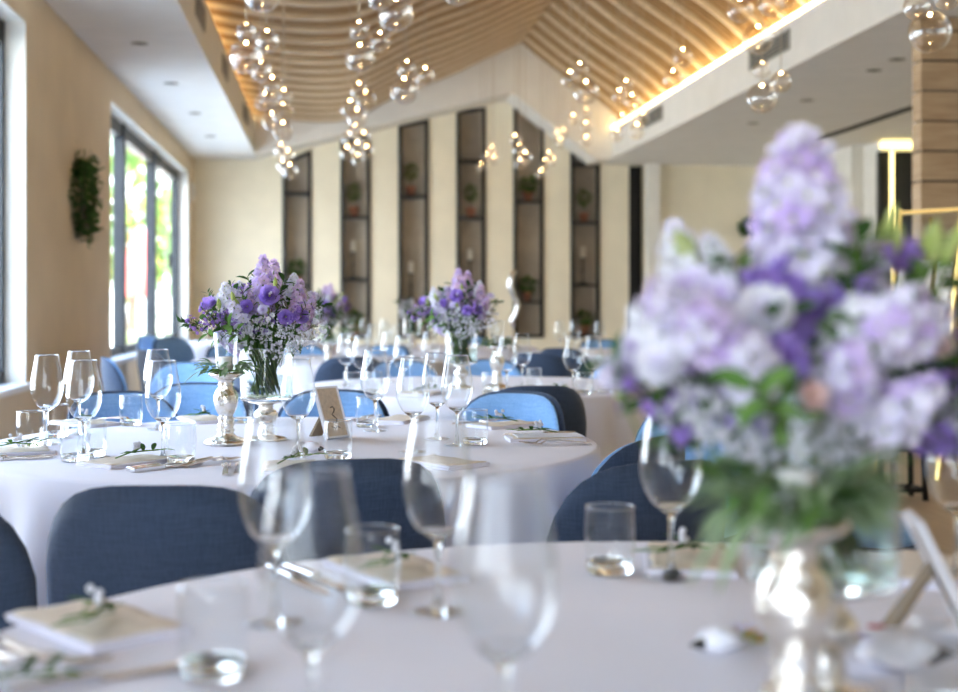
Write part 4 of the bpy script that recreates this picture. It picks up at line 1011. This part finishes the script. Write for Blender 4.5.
# ------------------------------------------------------------------ chairs
put_chair(158,2.47,T1,'dark blue upholstered chair with its back to us at front left of the focused table',turn=4)
put_chair(351,2.88,T1,'dark blue chair with its back to us, between the two pairs of near wine glasses')
put_chair(-112,2.38,T1,'dark chair cut by the left edge of the picture',turn=15)
put_chair(662,2.84,T1,'blue chair behind the nearest table, framed by the tall wine glass',turn=-14)
put_chair(660,3.40,T1,'dark blue chair peeking above the blue chair right of the focused table',turn=-10)
put_chair(704,4.6,T1,'light blue chair facing us at the far right of the focused table',turn=22)
put_chair(518,5.05,T1,'bright denim chair at the right behind the focused table',turn=6)
put_chair(335,5.15,T1,'blue chair behind the focused table, right of the bouquet')
put_chair(200,5.6,T1,'light blue chair behind the silver candlestick',turn=-18)
put_chair(117,5.05,T1,'wide mid-blue chair behind the leftmost tumblers')
put_chair(536,5.45,T3,'dark navy chair back directly behind the bright denim chair')
put_chair(625,7.75,T3,'light blue chair at the far right of the second table back',turn=-10)
put_chair(488,7.95,T3,'light blue chair behind the bouquet of the second table back')
put_chair(400,7.8,T3,'blue chair at the far left of the second table back')
put_chair(318,6.3,T3,'blue chair at the left end of the second table back')
put_chair(765,4.4,(W(860,4.2)),'blue chair edge just left of the big bouquet vase',turn=20)
put_chair(106,8.3,W(290,8.65),'slim light blue chair seen side-on against the left wall',turn=0)
put_chair(148,9.6,W(230,10),'dark charcoal chair by the left window sill',K=CH2,turn=0)
put_chair(192,7.6,W(190,6.5),'light blue chair far behind the candlestick',turn=-15)
put_chair(182,13.2,W(330,11.5),'light blue chair far back at the window, left of two')
put_chair(198,13.9,W(330,12),'light blue chair far back at the window, right of two',turn=30)
put_chair(236,10.4,T4,'blue chair at the left of the table before the second niche')
put_chair(300,10.8,T4,'blue chair behind the table before the second niche')
put_chair(380,10.6,T4,'blue chair to the right behind the table before the second niche')
put_chair(352,8.35,T4,'dark chair back in front of the table before the second niche')
put_chair(535,9.0,W(600,10.5),'dark blue chair beside the grey-looking far table')
put_chair(600,12.4,T7,'small blue chair behind the grey-looking far table')
put_chair(700,12.0,T7,'small blue chair at the right of the grey-looking far table')
put_chair(470,13.6,T5,'small blue chair behind the far table before the fourth niche')
put_chair(560,9.95,T7,'dark blue chair back before the grey-looking far table')

# ------------------------------------------------------------------ right side: stool, seating board
x,y=W(902,7.9); e=empty('bar_stool',(x,y,0))
o=MB(); o.rbox(-.13,.13,-.13,.13,.74,.78,.02); o.build('seat','black',e)
for sx in(-1,1):
    for sy in(-1,1):
        o=MB(); o.tube([(sx*.08,sy*.08,.74),(sx*.10,sy*.10,0)],.019,8); o.build('leg','black',e)
for z,k in ((.06,.10),(.30,.092)):
    o=MB()
    for s in(-1,1): o.tube([(-k,s*k,z),(k,s*k,z)],.015,6); o.tube([(s*k,-k,z),(s*k,k,z)],.015,6)
    o.build('footrest','black',e)
tag(e,'black metal bar stool beside the timber pillar','bar stool')
x,y=W(906,8.9); e=empty('seating_board',(x,y,0),R(-52)-TH)
zt=H(205,8.9); zb_=.62; Lm=Matrix.Rotation(R(-9),4,'X')
def TB(o): o.v=[tuple(Lm@Vector(v)) for v in o.v]; return o
o=MB(); w=.24
for s in(-1,1): o.box(s*w-.013,s*w+.013,-.013,.013,0,zt*1.01)
o.box(-w,w,-.013,.013,zt-.02,zt+.005); o.box(-w,w,-.03,.013,zb_,zb_+.025); TB(o).build('easel_frame','gold',e)
o=MB(); o.tube([tuple(Lm@Vector((0,.01,zt-.05))),(0,.62,0)],.012,6); o.build('easel_rear_leg','gold',e)
o=MB(); o.box(-w+.013,w-.013,-.004,.002,zb_+.025,zt-.02); TB(o).build('clear_board','pane',e)
for k,(a,z0) in enumerate([(-.15,.52),(-.0,.5),(.15,.48),(-.08,.15),(.09,.12)]):
    o=MB(); hh=.32 if k<3 else .2; zz=zb_+.03+z0; o.box(a-.05,a+.05,-.008,-.004,zz,zz+hh); TB(o).build('name_list_card','wax',e)
tag(e,'gold easel with white name cards leaning before the timber pillar','seating board')
x,y=PV(950,289,cv); e=empty('wall_shelf',(x+.02,cv,y)); o=MB(); o.rbox(-.12,.5,-.2,0,-.05,.05,.01); o.build('shelf_board','white',e); o=MB(); o.box(0,.03,-.15,0,-.09,-.05); o.build('bracket','dark',e)
tag(e,'white box shelf fixed on the timber pillar','shelf')

# ------------------------------------------------------------------ light
w=bpy.data.worlds.new('sky'); sc.world=w; w.use_nodes=True; n=w.node_tree; n.nodes.clear()
out=node(n,'ShaderNodeOutputWorld'); bg=node(n,'ShaderNodeBackground'); L(n,bg.outputs[0],out.inputs[0])
tc=node(n,'ShaderNodeTexCoord'); sx=node(n,'ShaderNodeSeparateXYZ'); L(n,tc.outputs['Generated'],sx.inputs[0])
cr=node(n,'ShaderNodeValToRGB'); cr.color_ramp.elements[0].position=0; cr.color_ramp.elements[0].color=(.95,.97,1,1); cr.color_ramp.elements[1].position=.7; cr.color_ramp.elements[1].color=(.50,.68,1,1)
L(n,sx.outputs[2],cr.inputs[0]); L(n,cr.outputs[0],bg.inputs[0]); bg.inputs[1].default_value=5.0
sun=bpy.data.lights.new('sun','SUN'); sun.energy=32; sun.angle=R(1); sun.color=(1,.95,.86); so=bpy.data.objects.new('sun',sun); COL.objects.link(so)
so.rotation_euler=Vector((.55,-.12,.8)).to_track_quat('Z','Y').to_euler()
def portal(loc,rot,sx_,sy_):
    l=bpy.data.lights.new('daylight_portal','AREA'); l.shape='RECTANGLE'; l.size=sx_; l.size_y=sy_; l.cycles.is_portal=True
    o=bpy.data.objects.new('daylight_portal',l); COL.objects.link(o); o.location=loc; o.rotation_euler=rot
for a,c in wins: portal((UL-.3,(a+c)/2,(ZW0+ZW1)/2),(0,R(-90),0),ZW1-ZW0,c-a)
portal(((UL+.08)/2,VB-.1,ZS/2),(R(90),0,0),.08-UL,ZS)

sc.view_settings.view_transform='Standard'; sc.view_settings.look='None'; sc.view_settings.gamma=1; sc.view_settings.use_curve_mapping=False
sc.view_settings.exposure=1.22
cy=sc.cycles; cy.max_bounces=10; cy.diffuse_bounces=5; cy.glossy_bounces=5; cy.transmission_bounces=8; cy.transparent_max_bounces=40
cy.caustics_reflective=False; cy.caustics_refractive=False; cy.sample_clamp_indirect=5; cy.use_denoising=True; cy.blur_glossy=.5

import sys
for o_ in COL.objects:
    if 'label' in o_ and not 4<=len(o_['label'].replace('-',' ').split())<=16: print('LABELLEN', len(o_['label'].split()), o_['label'])
